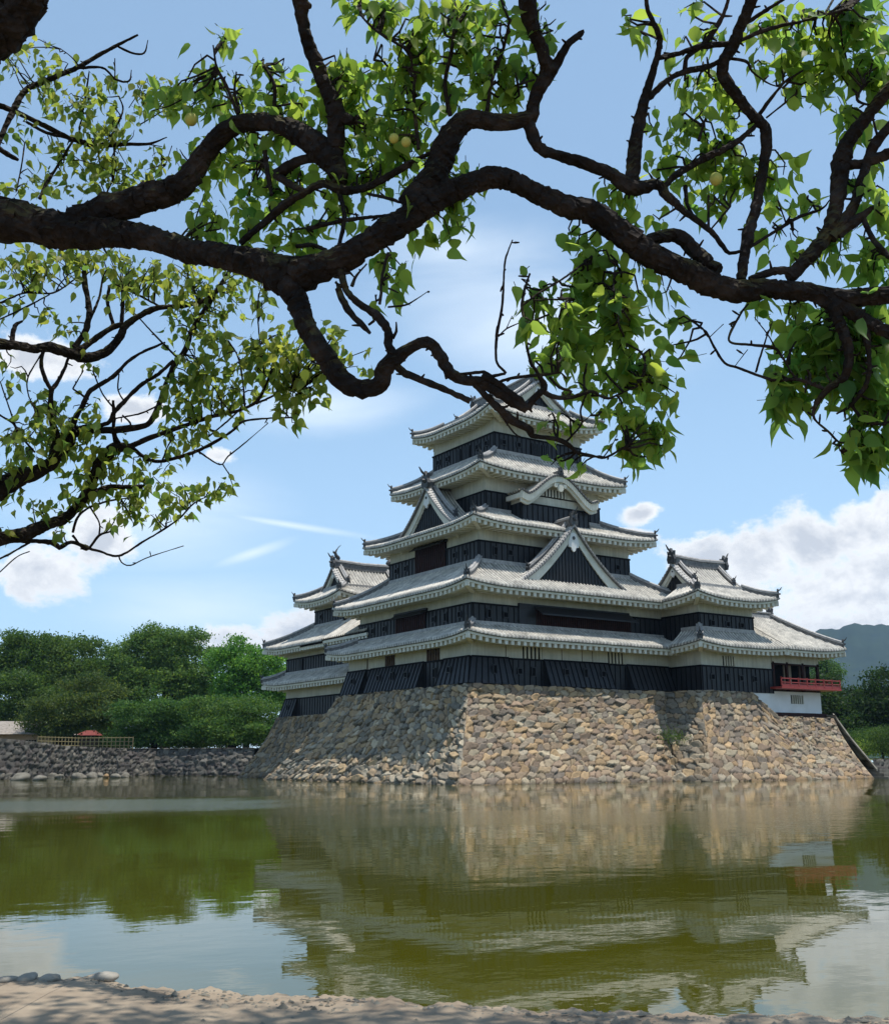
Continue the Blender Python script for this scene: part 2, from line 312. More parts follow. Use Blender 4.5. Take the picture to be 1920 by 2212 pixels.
def gable(parent,cx,cy,ax,w,zb,za,depth,both=False,board=.48,pend=.9,fore=.35,copper=False,curv=.42,ridgeh=.42,kud=True,ridge_back=0.,panel=M_board,tail=1.0,fish=False,onis=.9):
    """gable roof; (cx,cy) centre of the front face; ax = outward direction (unit, axis aligned); runs back by depth."""
    ax=np.array([*ax,0.]); s_=np.array([-ax[1],ax[0],0.]); c=np.array([cx,cy,0.]); zv=np.array([0,0,1.])
    def hz(s): q=1-s/w; return zb+(za-zb)*((1-curv)*q+curv*q*q)
    Lf=depth+fore*(2 if both else 1)
    T,H=tilegrid(Lf); S=np.linspace(0,w*tail,12)
    mtile=M_copper if copper else M_tile
    for sg in(-1,1):
        zz=np.array([hz(s) for s in S])
        P=(c[None,None,:]+ax[None,None,:]*(fore-T)[:,None,None]+s_[None,None,:]*(sg*S)[None,:,None]); P=P+zv*(zz[None,:]+H[:,None])[:,:,None]
        f=gridfaces(len(T),12)
        if sg<0: f=f[:,::-1]
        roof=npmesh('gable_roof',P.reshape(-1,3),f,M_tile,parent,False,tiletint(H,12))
        for end in ((1,-1) if both else (1,)):
            fo=(lambda d_:c+ax*(d_ if end==1 else -depth-d_))
            base=lambda d_,s,dz:tuple(fo(d_)+s_*(sg*s)+zv*(hz(s)+dz))
            # verge: short cross tiles along the slope
            m=MB(); nt_=max(4,int(w*1.5/.27))
            for k in range(nt_):
                a0=w*(k+.12)/nt_; a1=w*(k+.72)/nt_
                m.hexa([base(fore+.10,a0,-.10),base(fore+.10,a1,-.10),base(fore-.34,a1,.05),base(fore-.34,a0,.05),base(fore+.10,a0,.03),base(fore+.10,a1,.03),base(fore-.34,a1,.16),base(fore-.34,a0,.16)])
            m.build('verge_tile_row',M_cap,roof)
            m=MB(); pts=[base(fore-.02,s,-.14) for s in S]; m.sweep(pts,tuple(ax),.16,-.03,.13); m.build('verge_edge',M_ridge,roof)
            # barge board, with a stepped second board
            m=MB()
            for off,dp,th in((fore-.10,board,.12),(fore-.20,board+.14,.08)):
                for i in range(11):
                    s0,s1=S[i]/tail,S[i+1]/tail; k0=1+.35*(s0/w); k1=1+.35*(s1/w)
                    m.hexa([base(off-th,s0,-.15-dp*k0),base(off-th,s1,-.15-dp*k1),base(off,s1,-.15-dp*k1),base(off,s0,-.15-dp*k0),base(off-th,s0,-.15),base(off-th,s1,-.15),base(off,s1,-.15),base(off,s0,-.15)])
            m.build('barge_board',M_eave,parent)
            if kud:
                m=MB(); S2=[s for s in S if s<=w*.80]; pts=[base(fore-.72,s,.05) for s in S2]; m.sweep(pts,tuple(ax),.30,-.1,.26); k_=m.build('descending_ridge',M_ridge,parent)
                m=MB(); m.sweep([(x,y,z+.26) for x,y,z in pts],tuple(ax),.38,-.05,.04); m.tube([(x,y,z+.33) for x,y,z in pts],.10,6); m.build('ridge_cap',M_cap,k_)
                oni(k_,(pts[-1][0],pts[-1][1],pts[-1][2]),s_[:2]*sg,.45)
    for end in((1,-1) if both else (1,)):
        fo=(lambda d_:c+ax*(d_ if end==1 else -depth-d_))
        m=MB(); pz=[]; ss=np.linspace(-w*.94,w*.94,21)
        for i in range(20):
            a,b=ss[i],ss[i+1]
            pa=fo(-.05)+s_*a; pb=fo(-.05)+s_*b
            m.q(pa+zv*(zb-.5),pb+zv*(zb-.5),pb+zv*(hz(abs(b))-.2),pa+zv*(hz(abs(a))-.2))
        m.build('gable_panel',panel,parent)
        # vertical boards of the panel
        m=MB(); 
        for x in np.arange(-w*.85,w*.85,.28):
            p=fo(-.03)+s_*x; zt=hz(abs(x)+.05)-.35
            if zt>zb: 
                q=np.abs(s_[:2])@np.array([1,0])>.5
                m.box(p[0]-(.02 if q else .03),p[1]-(.03 if q else .02),zb-.4,p[0]+(.02 if q else .03),p[1]+(.03 if q else .02),zt)
        m.build('panel_batten_row',panel,parent)
        # hanging gable pendant
        z0=za-.15-board*1.25; prof=[(0,.32),(.20,.25),(.27,0),(.36,-.25),(.34,-.48),(.16,-.52),(.10,-.68),(0,-.74)]; prof=[(a*pend,b*pend) for a,b in prof]
        full=prof+[(-a,b) for a,b in prof[-2:0:-1]]; n=len(full); m=MB()
        A=[fo(fore-.06)+s_*a+zv*(z0+b) for a,b in full]; B=[fo(fore-.16)+s_*a+zv*(z0+b) for a,b in full]
        m.v+=[tuple(x) for x in A+B]; m.f.append(tuple(range(n))); m.f.append(tuple(range(n,2*n))[::-1])
        for k in range(n): m.f.append(((k+1)%n,k,n+k,n+(k+1)%n))
        pd=m.build('gable_pendant',M_white,parent)
        m=MB(); q=fo(fore-.055)+zv*(z0+.02); m.tube([q-ax*.02,q+ax*.03*end],[.10*pend]*2,10); m.build('pendant_boss',M_oni,pd)
    # main ridge
    p0=c+ax*(fore-.05)+zv*(za+.02); p1=c-ax*(depth+(fore-.05 if both else ridge_back))+zv*(za+.02)
    pts=[p0+(p1-p0)*k/8 for k in range(9)]; sag=[.10*abs(k-4)/4*(1 if both else .3) for k in range(9)]
    pts=[p+zv*x for p,x in zip(pts,sag)]
    m=MB(); m.sweep(pts,tuple(s_),.34,-.12,ridgeh); rd=m.build('main_ridge',M_ridge,parent)
    m=MB(); m.sweep([p+zv*ridgeh for p in pts],tuple(s_),.46,-.06,.03); m.tube([p+zv*(ridgeh+.08) for p in pts],.12,6); m.build('ridge_cap',M_cap,rd)
    oni(rd,pts[0]+ax*.05,ax[:2],onis)
    if both: oni(rd,pts[-1]-ax*.05,-ax[:2],onis)
    if fish:
        shachi(rd,pts[0]-ax*.35+zv*(ridgeh+.1),ax[:2]*-1,.8)
        if both: shachi(rd,pts[-1]+ax*.35+zv*(ridgeh+.1),ax[:2],.95)
# ---------------------------------------------------------------- walls
def battens(m,p0,p1,z0,z1,nrm,sp=.45,w=.055,o=.03,topout=0.,botout=0.):
    """vertical battens from p0 to p1 on a wall whose outward normal is nrm; botout lets the foot flare out"""
    p0=np.array([*p0,0.]);p1=np.array([*p1,0.]);L=np.linalg.norm(p1-p0);t=(p1-p0)/L;n=np.array([*nrm,0.]); k=max(1,round(L/sp))
    for i in range(k+1):
        a=p0+t*np.clip(L*i/k,w/2,L-w/2)
        m.hexa([a-t*w/2+n*(botout)+[0,0,z0],a+t*w/2+n*(botout)+[0,0,z0],a+t*w/2+n*(botout+o)+[0,0,z0],a-t*w/2+n*(botout+o)+[0,0,z0],
                a-t*w/2+n*(topout)+[0,0,z1],a+t*w/2+n*(topout)+[0,0,z1],a+t*w/2+n*(topout+o)+[0,0,z1],a-t*w/2+n*(topout+o)+[0,0,z1]])
port_me=None
def gun_port(parent,p,nrm,tall=False):
    m=MB(); n=np.array([*nrm,0.]); t=np.array([-n[1],n[0],0.]); z=np.array([0,0,1.]); w,h=(.12,.24) if tall else (.15,.15); p=np.array(p,float)
    def bx(a0,a1,z0,z1,d): 
        q=[p+t*a0+z*z0,p+t*a1+z*z0,p+t*a1+z*z0+n*d,p+t*a0+z*z0+n*d]; m.hexa(q+[x+z*(z1-z0) for x in q])
    bx(-w-.06,-w,-h-.06,h+.06,.075); bx(w,w+.06,-h-.06,h+.06,.075); bx(-w,w,h,h+.06,.075); bx(-w,w,-h-.06,-h,.075)
    o=m.build('gun_port',M_board,parent); m=MB(); n2=n; bx(-w,w,-h,h,.034); m.build('port_hole',M_dark,o)
def storey(parent,Rc,z0,zb,z1,skip='',ports=(),sp=.45):
    x0,y0,x1,y1=Rc
    m=MB(); m.box(x0,y0,zb-.02,x1,y1,z1); m.build('plaster_wall',M_plaster,parent)
    e=.055; m=MB(); m.box(x0-e,y0-e,z0,x1+e,y1+e,zb); bd=m.build('board_cladding',M_board,parent)
    m=MB()
    for a,b,n in(((x0,y0-e),(x1,y0-e),(0,-1)),((x0-e,y1),(x0-e,y0),(-1,0)),((x1+e,y0),(x1+e,y1),(1,0))):
        battens(m,a,b,z0,zb-.06,n,sp)
    r=e+.045; m.box(x0-r,y0-r,zb-.10,x1+r,y0-e,zb+.015); m.box(x0-r,y0-e,zb-.10,x0-e,y1+r,zb+.015); m.box(x1+e,y0-e,zb-.10,x1+r,y1+r,zb+.015)
    m.build('batten_row',M_batten_shade,bd)
    return bd
def lattice_window(parent,p0,p1,z0,z1,nrm,nb=5,back=M_dark,barm=M_plaster,name='window',out=.02,fr=True):
    p0=np.array([*p0,0.]);p1=np.array([*p1,0.]);L=np.linalg.norm(p1-p0);t=(p1-p0)/L;n=np.array([*nrm,0.]); z=np.array([0,0,1.])
    def bx(m,a0,a1,za_,zb_,d0,d1):
        q=[p0+t*a0+n*d0,p0+t*a1+n*d0,p0+t*a1+n*d1,p0+t*a0+n*d1]; m.hexa([x+z*za_ for x in q]+[x+z*zb_ for x in q])
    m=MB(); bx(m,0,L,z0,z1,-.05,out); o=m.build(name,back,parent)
    m=MB()
    for k in range(nb):
        a=L*(k+.5)/nb; bw=L/nb*.24; bx(m,a-bw,a+bw,z0,z1,out,out+.07)
    m.build('lattice',barm,o)
    return o
# ================================================================ MAIN KEEP
kx,ky=8.19,7.10
keep=thing('castle_keep',(kx,ky,5.8),'tall black and white castle keep with five stacked roofs, the largest building','castle keep')
def rc(a,b): return (kx-a,ky-b,kx+a,ky+b)
W1,W2,W3,W4,W5=rc(8.74,7.67),rc(8.19,7.10),rc(6.57,5.59),rc(5.06,4.30),rc(3.89,3.83)
storey(keep,W1,5.87,7.53,8.75); storey(keep,W2,9.5,10.92,12.2); storey(keep,W3,13.8,15.31,16.5); storey(keep,W4,17.3,19.1,20.6); storey(keep,W5,21.9,23.54,25.1,sp=.38)
# flared stone-dropping chutes of the ground floor
def flare(parent,p0,p1,nrm,z0=5.86,z1=7.55,out=.72,c0=0.,c1=0.):
    n=np.array([*nrm,0.]); p0=np.array([*p0,0.]);p1=np.array([*p1,0.]);t=(p1-p0)/np.linalg.norm(p1-p0); z=np.array([0,0,1.]); m=MB()
    m.hexa([p0+z*z0-n*.0,p1+z*z0,p1+t*c1+n*out+z*z0,p0-t*c0+n*out+z*z0,p0+z*z1,p1+z*z1,p1+n*.07+z*z1,p0+n*.07+z*z1]); 
    f=m.build('stone_drop_chute',M_board,parent); m=MB()
    L=np.linalg.norm(p1-p0); k=max(2,round(L/.42))
    for i in range(k+1):
        a=L*i/k; a2=a-(c0 if i==0 else 0)+(c1 if i==k else 0)
        a2=a+(-c0*(1-i/k)+c1*(i/k)) ; w_=.03
        m.hexa([p0+t*(a2-w_)+n*out+z*z0,p0+t*(a2+w_)+n*out+z*z0,p0+t*(a2+w_)+n*(out+.04)+z*(z0+.0),p0+t*(a2-w_)+n*(out+.04)+z*z0,
                p0+t*(a-w_)+n*.07+z*z1,p0+t*(a+w_)+n*.07+z*z1,p0+t*(a+w_)+n*.11+z*z1,p0+t*(a-w_)+n*.11+z*z1])
    m.hexa([p0-t*.0+z*(z1-.06)+n*.05,p1+z*(z1-.06)+n*.05,p1+z*(z1-.06)+n*.14,p0+z*(z1-.06)+n*.14,p0+z*(z1+.03)+n*.05,p1+z*(z1+.03)+n*.05,p1+z*(z1+.03)+n*.14,p0+z*(z1+.03)+n*.14])
    m.build('batten_row',M_batten_shade,f)
    return f
x0,y0,x1,y1=W1
f=flare(keep,(x0,y0),(2.25,y0),(0,-1),c0=.72); gun_port(f,(.9,y0-.45,6.75),(0,-1),True)
f=flare(keep,(5.05,y0),(10.5,y0),(0,-1)); gun_port(f,(6.6,y0-.42,6.8),(0,-1)); gun_port(f,(8.2,y0-.42,6.8),(0,-1),True); gun_port(f,(9.7,y0-.42,6.8),(0,-1))
f=flare(keep,(12.15,y0),(16.0,y0),(0,-1))
f=flare(keep,(x0,2.3),(x0,y0),(-1,0),c1=.72); gun_port(f,(x0-.42,1.2,6.8),(-1,0))
f=flare(keep,(x0,11.4),(x0,4.6),(-1,0)); 
for yy in(6.2,8.,9.8): gun_port(f,(x0-.42,yy,6.8),(-1,0),yy==8.)
f=flare(keep,(x0,14.77),(x0,12.1),(-1,0)); gun_port(f,(x0-.42,13.4,6.8),(-1,0))
gun_port(keep,(3.1,y0-.055,6.75),(0,-1)); gun_port(keep,(4.2,y0-.055,6.75),(0,-1),True)
gun_port(keep,(x0-.055,3.4,6.75),(-1,0),True); 
# ground-floor barred windows
lattice_window(keep,(3.42,y0),(4.98,y0),7.56,8.40,(0,-1),5); lattice_window(keep,(10.56,y0),(12.05,y0),7.56,8.40,(0,-1),5)
for a,b in((2.85,4.37),(8.35,9.58)):
    lattice_window(keep,(x0,b),(x0,a),7.56,8.40,(-1,0),5,barm=M_brown,back=M_brown)
# plaster joints / posts on the ground floor
for X in(2.1,6.6,8.3,9.2): 
    m=MB(); m.box(X-.02,y0-.015,7.55,X+.02,y0+.01,8.4); m.build('plaster_joint',M_brown,keep)
m=MB(); m.box(x0-.03,12.0,7.55,x0+.01,12.12,8.4); m.build('corner_post',M_brown,keep)
# second floor openings
def shutter(parent,pts,th,matr,name='propped_shutter'):
    m=MB(); a=[np.array(p,float) for p in pts]; n=np.cross(a[1]-a[0],a[3]-a[0]); n/=np.linalg.norm(n); m.hexa(a+[x+n*th for x in a]); return m.build(name,matr,parent)
lattice_window(keep,(4.9,-.06),(13.2,-.06),9.62,10.80,(0,-1),46,back=M_dark,barm=M_red,name='lattice_opening')
m=MB(); m.box(3.54,-.16,10.80,13.05,0,11.12); m.box(3.54,-.14,9.62,4.9,-.05,10.85); m.build('opening_frame',M_board,keep)
sh=shutter(keep,[(4.75,-.16,11.02),(13.0,-.16,11.02),(13.0,-1.05,10.42),(4.75,-1.05,10.42)],.05,M_board)
m=MB(); 
for X in np.arange(4.75,13.01,8.25/18): m.hexa([(X-.02,-.17,10.96),(X+.02,-.17,10.96),(X+.02,-1.04,10.37),(X-.02,-1.04,10.37),(X-.02,-.17,11.0),(X+.02,-.17,11.0),(X+.02,-1.04,10.41),(X-.02,-1.04,10.41)])
m.box(4.7,-1.08,10.36,13.05,-1.0,10.44); m.build('shutter_rib_row',M_board,sh)
lattice_window(keep,(-.06,9.05),(-.06,5.22),9.62,10.95,(-1,0),16,back=M_dark,barm=M_red,name='lattice_opening')
m=MB(); m.box(-.17,5.1,10.90,.0,9.2,11.16); m.build('opening_frame',M_board,keep)
shutter(keep,[(-.16,9.1,11.05),(-.16,5.15,11.05),(-.55,5.15,10.75),(-.55,9.1,10.75)],.05,M_board)
lattice_window(keep,(1.56,9.12),(1.56,5.24),13.95,15.85,(-1,0),16,back=M_dark,barm=M_red,name='lattice_opening')
m=MB(); m.box(1.46,5.1,15.80,1.62,9.25,16.05); m.build('opening_frame',M_board,keep)
shutter(keep,[(1.45,9.15,15.98),(1.45,5.2,15.98),(1.0,5.2,15.65),(1.0,9.15,15.65)],.05,M_board)
for X in(1.2,2.5): gun_port(keep,(X,-.055,10.3),(0,-1),X==1.2)
for Y in(1.3,2.9,4.3,10.6,12.2): gun_port(keep,(-.055,Y,10.3),(-1,0),Y==2.9)
for X in(2.9,4.1): gun_port(keep,(X,1.51-.055,14.7),(0,-1),X==2.9)
for X in(13.6,): gun_port(keep,(X,1.51-.055,14.6),(0,-1))
for Y in(2.9,4.2,10.4,11.7): gun_port(keep,(1.62-.055,Y,14.7),(-1,0))
for X in(5.05,6.35): gun_port(keep,(X,3.27-.055,22.9),(0,-1))
for Y in(4.1,5.2,9.,10.2): gun_port(keep,(4.3-.055,Y,22.9),(-1,0))
# top-storey window pairs
for a,b in((7.45,8.15),(8.4,9.1)): lattice_window(keep,(a,3.215),(b,3.215),22.35,23.22,(0,-1),4,barm=M_board)
for a,b in((7.27,7.97),(6.1,6.9)): lattice_window(keep,(4.245,b),(4.245,a),22.35,23.26,(-1,0),4,barm=M_board)
# roofs
skirt(keep,rc(10.0,9.1),8.72,W2,9.62,wallrect=W1)
skirt(keep,rc(9.70,8.62),11.93,W3,13.92,wallrect=W2)
skirt(keep,rc(8.08,7.1),16.40,W4,17.75,wallrect=W3)
skirt(keep,rc(6.56,5.80),20.42,W5,22.12,wallrect=W4)
skirt(keep,rc(5.15,5.08),24.72,rc(3.0,3.75),25.95,wallrect=W5,lift=.5,curve=.2)
gable(keep,kx,ky-3.65,(0,-1),3.0,25.85,28.0,7.3,both=True,pend=.75,board=.42,curv=.3,fish=False,onis=.8,ridgeh=.5)
# dormer gables
gable(keep,kx,-.15,(0,-1),4.7,12.55,16.75,2.2,pend=1.25,board=.62,fore=.15,curv=.40,ridge_back=.9,onis=.75)
gable(keep,1.35,ky,(-1,0),3.65,16.75,19.95,2.4,pend=1.0,board=.5,fore=.25,curv=.36,ridge_back=.3)
# curved-gable bay of the fourth storey
def kara(parent):
    bx0,bx1,by=5.25,11.15,1.60
    m=MB(); m.box(bx0,by,18.3,bx1,3.2,19.0); 
    N=24; hw=3.35; cx=8.2
    def prof(s):  # s in -1..1
        a=abs(s); return 18.72+1.62*(0.5+0.5*math.cos(math.pi*min(1,a/.86)))**.8 + (.22*max(0,(a-.80)/.20)**1.5)
    for i in range(N):
        a=-1+2*i/N; b=-1+2*(i+1)/N; xa,xb=cx+hw*.86*a,cx+hw*.86*b
        m.q((xa,by-.0,18.9),(xb,by,18.9),(xb,by,prof(b*.86)-.15),(xa,by,prof(a*.86)-.15))
    m.build('bay_wall',M_plaster,parent)
    m=MB(); m.box(bx0-.05,by-.05,16.6,bx1+.05,3.2,18.32); bb=m.build('bay_cladding',M_board,parent)
    m=MB(); battens(m,(bx0,by-.05),(bx1,by-.05),16.6,18.3,(0,-1)); battens(m,(bx0-.05,3.1),(bx0-.05,by),16.6,18.3,(-1,0)); m.box(bx0-.1,by-.1,18.24,bx1+.1,by-.05,18.34); m.build('batten_row',M_batten_shade,bb)
    yf=.95
    # roof skin with tile rows running down the curve
    T,H=tilegrid(2.3); S=np.linspace(-1,1,41); P=np.zeros((len(T),41,3))
    for j,s in enumerate(S):
        P[:,j,0]=cx+hw*s; P[:,j,1]=yf+T; P[:,j,2]=prof(s)+.12+H
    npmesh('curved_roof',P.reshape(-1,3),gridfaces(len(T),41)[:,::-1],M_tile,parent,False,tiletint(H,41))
    m=MB(); K=36
    for k in range(K):
        s0=-1+2*(k+.15)/K; s1=-1+2*(k+.75)/K; z0,z1=prof(s0)+.12,prof(s1)+.12
        m.hexa([(cx+hw*s0,yf-.10,z0-.08),(cx+hw*s1,yf-.10,z1-.08),(cx+hw*s1,yf+.3,z1),(cx+hw*s0,yf+.3,z0),(cx+hw*s0,yf-.10,z0+.06),(cx+hw*s1,yf-.10,z1+.06),(cx+hw*s1,yf+.3,z1+.13),(cx+hw*s0,yf+.3,z0+.13)])
    m.build('verge_tile_row',M_ridge,parent)
    for nm,off,dz0,dz1,th in(('curved_barge_board',yf+.02,-.34,.04,.14),('curved_barge_board',yf+.16,-.52,-.02,.12)):
        m=MB()
        for i in range(40):
            a,b=S[i],S[i+1]; e0=1+.35*abs(a); e1=1+.35*abs(b)
            m.hexa([(cx+hw*a,off+th,prof(a)+dz0*e0),(cx+hw*b,off+th,prof(b)+dz0*e1),(cx+hw*b,off,prof(b)+dz0*e1),(cx+hw*a,off,prof(a)+dz0*e0),(cx+hw*a,off+th,prof(a)+dz1),(cx+hw*b,off+th,prof(b)+dz1),(cx+hw*b,off,prof(b)+dz1),(cx+hw*a,off,prof(a)+dz1)])
        m.build(nm,M_eave,parent)
    m=MB(); m.tube([(cx,yf,19.55),(cx,yf+.12,19.55)],[.26,.26],10); m.tube([(cx-.4,yf+.02,19.72),(cx-.4,yf+.12,19.72)],[.16,.16],8); m.tube([(cx+.4,yf+.02,19.72),(cx+.4,yf+.12,19.72)],[.16,.16],8); m.build('gable_pendant',M_eave,parent)
    lattice_window(parent,(7.25,by),(9.2,by),18.98,19.52,(0,-1),7)
    m=MB(); m.sweep([(cx,yf-.05,prof(0)+.15),(cx,3.3,prof(0)+.15)],(1,0,0),.3,0,.3); rd=m.build('main_ridge',M_ridge,parent); oni(rd,(cx,yf-.05,prof(0)+.15),(0,-1),.5)
    m=MB(); 
    for X in(cx-hw*.98,cx+hw*.98):
        m=MB(); m.box(X-.1,yf+.15,prof(1)-.42,X+.1,3.3,prof(1)-.1); m.build('eave_beam',M_eave,parent)
    for sx in(-1,1):
        m=MB()
        for k in range(5): m.box(cx+sx*(hw-.05),yf+.3+k*.42,prof(1)-.34,cx+sx*(hw-.75),yf+.5+k*.42,prof(1)-.12)
        m.build('rafter_row',M_eave,parent)
kara(keep)
# ================================================================ SOUTH-EAST TURRET
tur=thing('corner_turret',(19,-1.1,5.8),'two-storey black and white turret joined to the right side of the tall keep','castle turret')
T2=(16.28,-3.48,21.62,1.30); T1=(16.22,-3.48,23.28,3.2)
storey(tur,T1,5.80,7.50,9.0); storey(tur,T2,9.4,11.05,12.3)
skirt(tur,(14.9,-4.78,24.6,4.4),8.80,(16.25,-3.48,21.62,2.6),9.95,sides='SW',wallrect=T1,lift=.32,cut={'W':(6.35-.0,0),'S':(0,0)})
skirt(tur,(14.85,-4.85,23.05,2.65),11.98,(16.55,-2.9,21.35,.7),13.05,wallrect=T2,lift=.42,cut={'W':(4.1,0)},hips=('SW','SE','NE'),curve=.15)
gable(tur,16.62,-1.10,(-1,0),1.95,12.98,14.75,4.9,both=True,pend=.55,board=.34,curv=.3,fore=.25,onis=.8)
lattice_window(tur,(18.35,-3.48),(19.55,-3.48),7.55,8.2,(0,-1),5)
for X in(17.2,18.6,20.,21.4): gun_port(tur,(X,-3.535,6.75),(0,-1),X==18.6)
for X in(17.5,19.,20.4): gun_port(tur,(X,-3.535,10.4),(0,-1))
# ================================================================ MOON-VIEWING WING
wing=thing('moon_viewing_wing',(26,-.5,4.5),'low open wing with a red balcony and white base wall, right of the turret','castle wing')
m=MB(); m.q((20.7,-3.50,5.95),(22.25,-3.50,4.5),(28.4,-3.50,4.5),(28.4,-3.50,6.0)); m.q((20.7,-3.50,5.95),(28.4,-3.5,6.0),(28.4,2.5,6.0),(20.7,2.5,6.0)); m.q((28.4,-3.50,4.5),(28.4,2.5,4.5),(28.4,2.5,6.0),(28.4,-3.50,6.0)); m.build('base_wall',M_white,wing)
lattice_window(wing,(25.1,-3.50),(26.45,-3.50),5.15,5.75,(0,-1),6,back=M_dark)
m=MB(); m.box(22.0,-3.70,4.18,28.75,-3.42,4.50); m.box(28.55,-3.5,4.30,28.75,2.5,4.5); m.build('sill_beam',M_red,wing)
m=MB(); m.box(23.34,-3.3,6.0,28.3,2.5,6.35); m.build('floor',M_brown,wing)
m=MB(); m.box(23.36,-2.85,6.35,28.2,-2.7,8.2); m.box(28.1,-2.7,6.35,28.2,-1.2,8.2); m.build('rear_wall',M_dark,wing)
for X in(23.42,24.9,26.6,28.28):
    m=MB(); m.box(X-.09,-3.56,6.0,X+.09,-3.38,8.05); m.build('pillar',M_red,wing)
for a,b,mt in((23.6,24.3,M_dark),(25.2,26.0,M_beige),(26.9,27.6,M_brown)):
    m=MB(); m.box(a,-2.97,6.35,b,-2.88,8.0); m.build('sliding_panel',mt,wing)
m=MB(); m.box(23.3,-3.52,7.95,28.4,-3.40,8.8); m.box(28.28,-3.4,7.95,28.4,2.5,8.8); m.build('plaster_band',M_plaster,wing)
m=MB(); m.box(23.3,-3.56,7.86,28.4,-3.36,7.97); m.build('lintel',M_red,wing)
bal=MB(); bal.box(22.95,-4.55,6.12,29.45,-3.4,6.25); bal.box(28.4,-3.4,6.12,29.45,2.6,6.25); bal=bal.build('balcony_deck',M_redlac,wing)
m=MB()
for z0,z1 in((6.26,6.34),(6.52,6.58),(6.78,6.85)): m.box(22.95,-4.53,z0,29.45,-4.45,z1); m.box(29.37,-4.45,z0,29.45,2.6,z1)
for X in np.linspace(22.99,29.4,8): m.box(X-.04,-4.53,6.25,X+.04,-4.45,6.90)
for Y in np.linspace(-3.4,2.6,6): m.box(29.37,Y-.04,6.25,29.45,Y+.04,6.9)
m.box(22.97,-4.50,6.30,29.43,-4.48,6.45)
m.build('balcony_railing',M_redlac,bal)
skirt(wing,(21.0,-4.82,30.1,4.8),8.92,(23.0,-.05,27.6,.05),11.75,sides='SE',wallrect=(23.3,-3.48,28.4,3.2),lift=.28,curve=.12,cut={'S':(2.6,0),'E':(0,0)},hips=('SE','NE'))
m=MB(); m.sweep([(20.,0,11.78),(27.7,0,11.78)],(0,1,0),.32,-.1,.36); rd=m.build('main_ridge',M_ridge,wing); m=MB(); m.sweep([(20.,0,12.14),(27.75,0,12.14)],(0,1,0),.44,-.05,.04); m.build('ridge_cap',M_cap,rd); oni(rd,(27.75,0,11.8),(1,0),.7)
# main slope left of the hip, tucked against the turret
T,H=tilegrid(2.6); 
P=np.zeros((len(T),8,3)); v=np.linspace(0,1,8)
for i,t in enumerate(T): P[i,:,0]=21.2+t; P[i,:,1]=-4.82+4.77*v; P[i,:,2]=8.92+2.83*v*(.88+.12*v)+H[i]
vlow=np.clip((23.8-P[:,:,0])/2.6,0,1)
P2=P.copy()
for i,t in enumerate(T):
    lo=min(.95,(2.6-t)/2.6*.75); vv=lo+(1-lo)*v; P2[i,:,1]=-4.82+4.77*vv; P2[i,:,2]=8.92+2.83*vv*(.88+.12*vv)+H[i]
npmesh('roof',P2.reshape(-1,3),gridfaces(len(T),8),M_tile,wing,False,tiletint(H,8))
# ================================================================ NORTH-WEST SMALL KEEP
inu=thing('small_keep',(5,21,4.8),'smaller castle keep with a fish on its ridge, behind and left of the tall one','castle keep')
I1=(1.0,14.0,10.,28.3); I3=(2.2,20.7,8.4,25.6)
storey(inu,I1,4.78,6.27,8.2); storey(inu,(1.02,14.0,9.98,28.28),8.2,9.52,10.6); storey(inu,I3,11.6,13.35,14.6)
f=flare(inu,(1.0,28.3),(1.0,26.0),(-1,0),z0=4.76,z1=6.28,out=.6); gun_port(f,(.65,27.2,5.5),(-1,0),True)
lattice_window(inu,(.945,26.1),(.945,25.2),8.45,9.4,(-1,0),4,barm=M_board)
skirt(inu,(-.35,12.5,11.4,30.35),7.42,I1,8.28,sides='WN',wallrect=I1,lift=.28)
skirt(inu,(-.35,12.5,11.4,30.35),10.35,I3,12.05,sides='WN',wallrect=I1,lift=.30,cut={'W':(0,7.0)},curve=.15)
# long lean slope over the link to the keep
T,H=tilegrid(9.6); P=np.zeros((len(T),8,3))
for i,t in enumerate(T):
    y_=22.6-t; k=min(1,max(0,(22.6-y_)/3.)); xe=1.9+k*3.0; P[i,:,0]=-.35+(xe+.35)*v; P[i,:,1]=y_; P[i,:,2]=10.35+(P[i,:,0]+.35)*.66*(.9+.1*v)+H[i]
npmesh('roof',P.reshape(-1,3),gridfaces(len(T),8),M_tile,inu,False,tiletint(H,8))
m=MB()
m.box(-.25,12.8,10.06,-.11,23.4,10.26); m.box(-.11,12.8,10.15,1.0,23.4,10.18)
for k in range(22): m.box(-.18,12.9+.49*k,9.88,1.,13.14+.49*k,10.12)
m.build('rafter_row',M_eave,inu)
skirt(inu,(.85,19.15,9.75,27.15),13.98,(2.5,21.3,8.1,25.0),15.0,wallrect=I3,lift=.40,curve=.15)
gable(inu,2.6,23.15,(-1,0),1.95,14.92,16.75,5.4,both=True,pend=.5,board=.34,curv=.3,fore=.25,fish=True,onis=.7)
for Y in(22.,24.5): gun_port(inu,(2.145,Y,12.8),(-1,0))
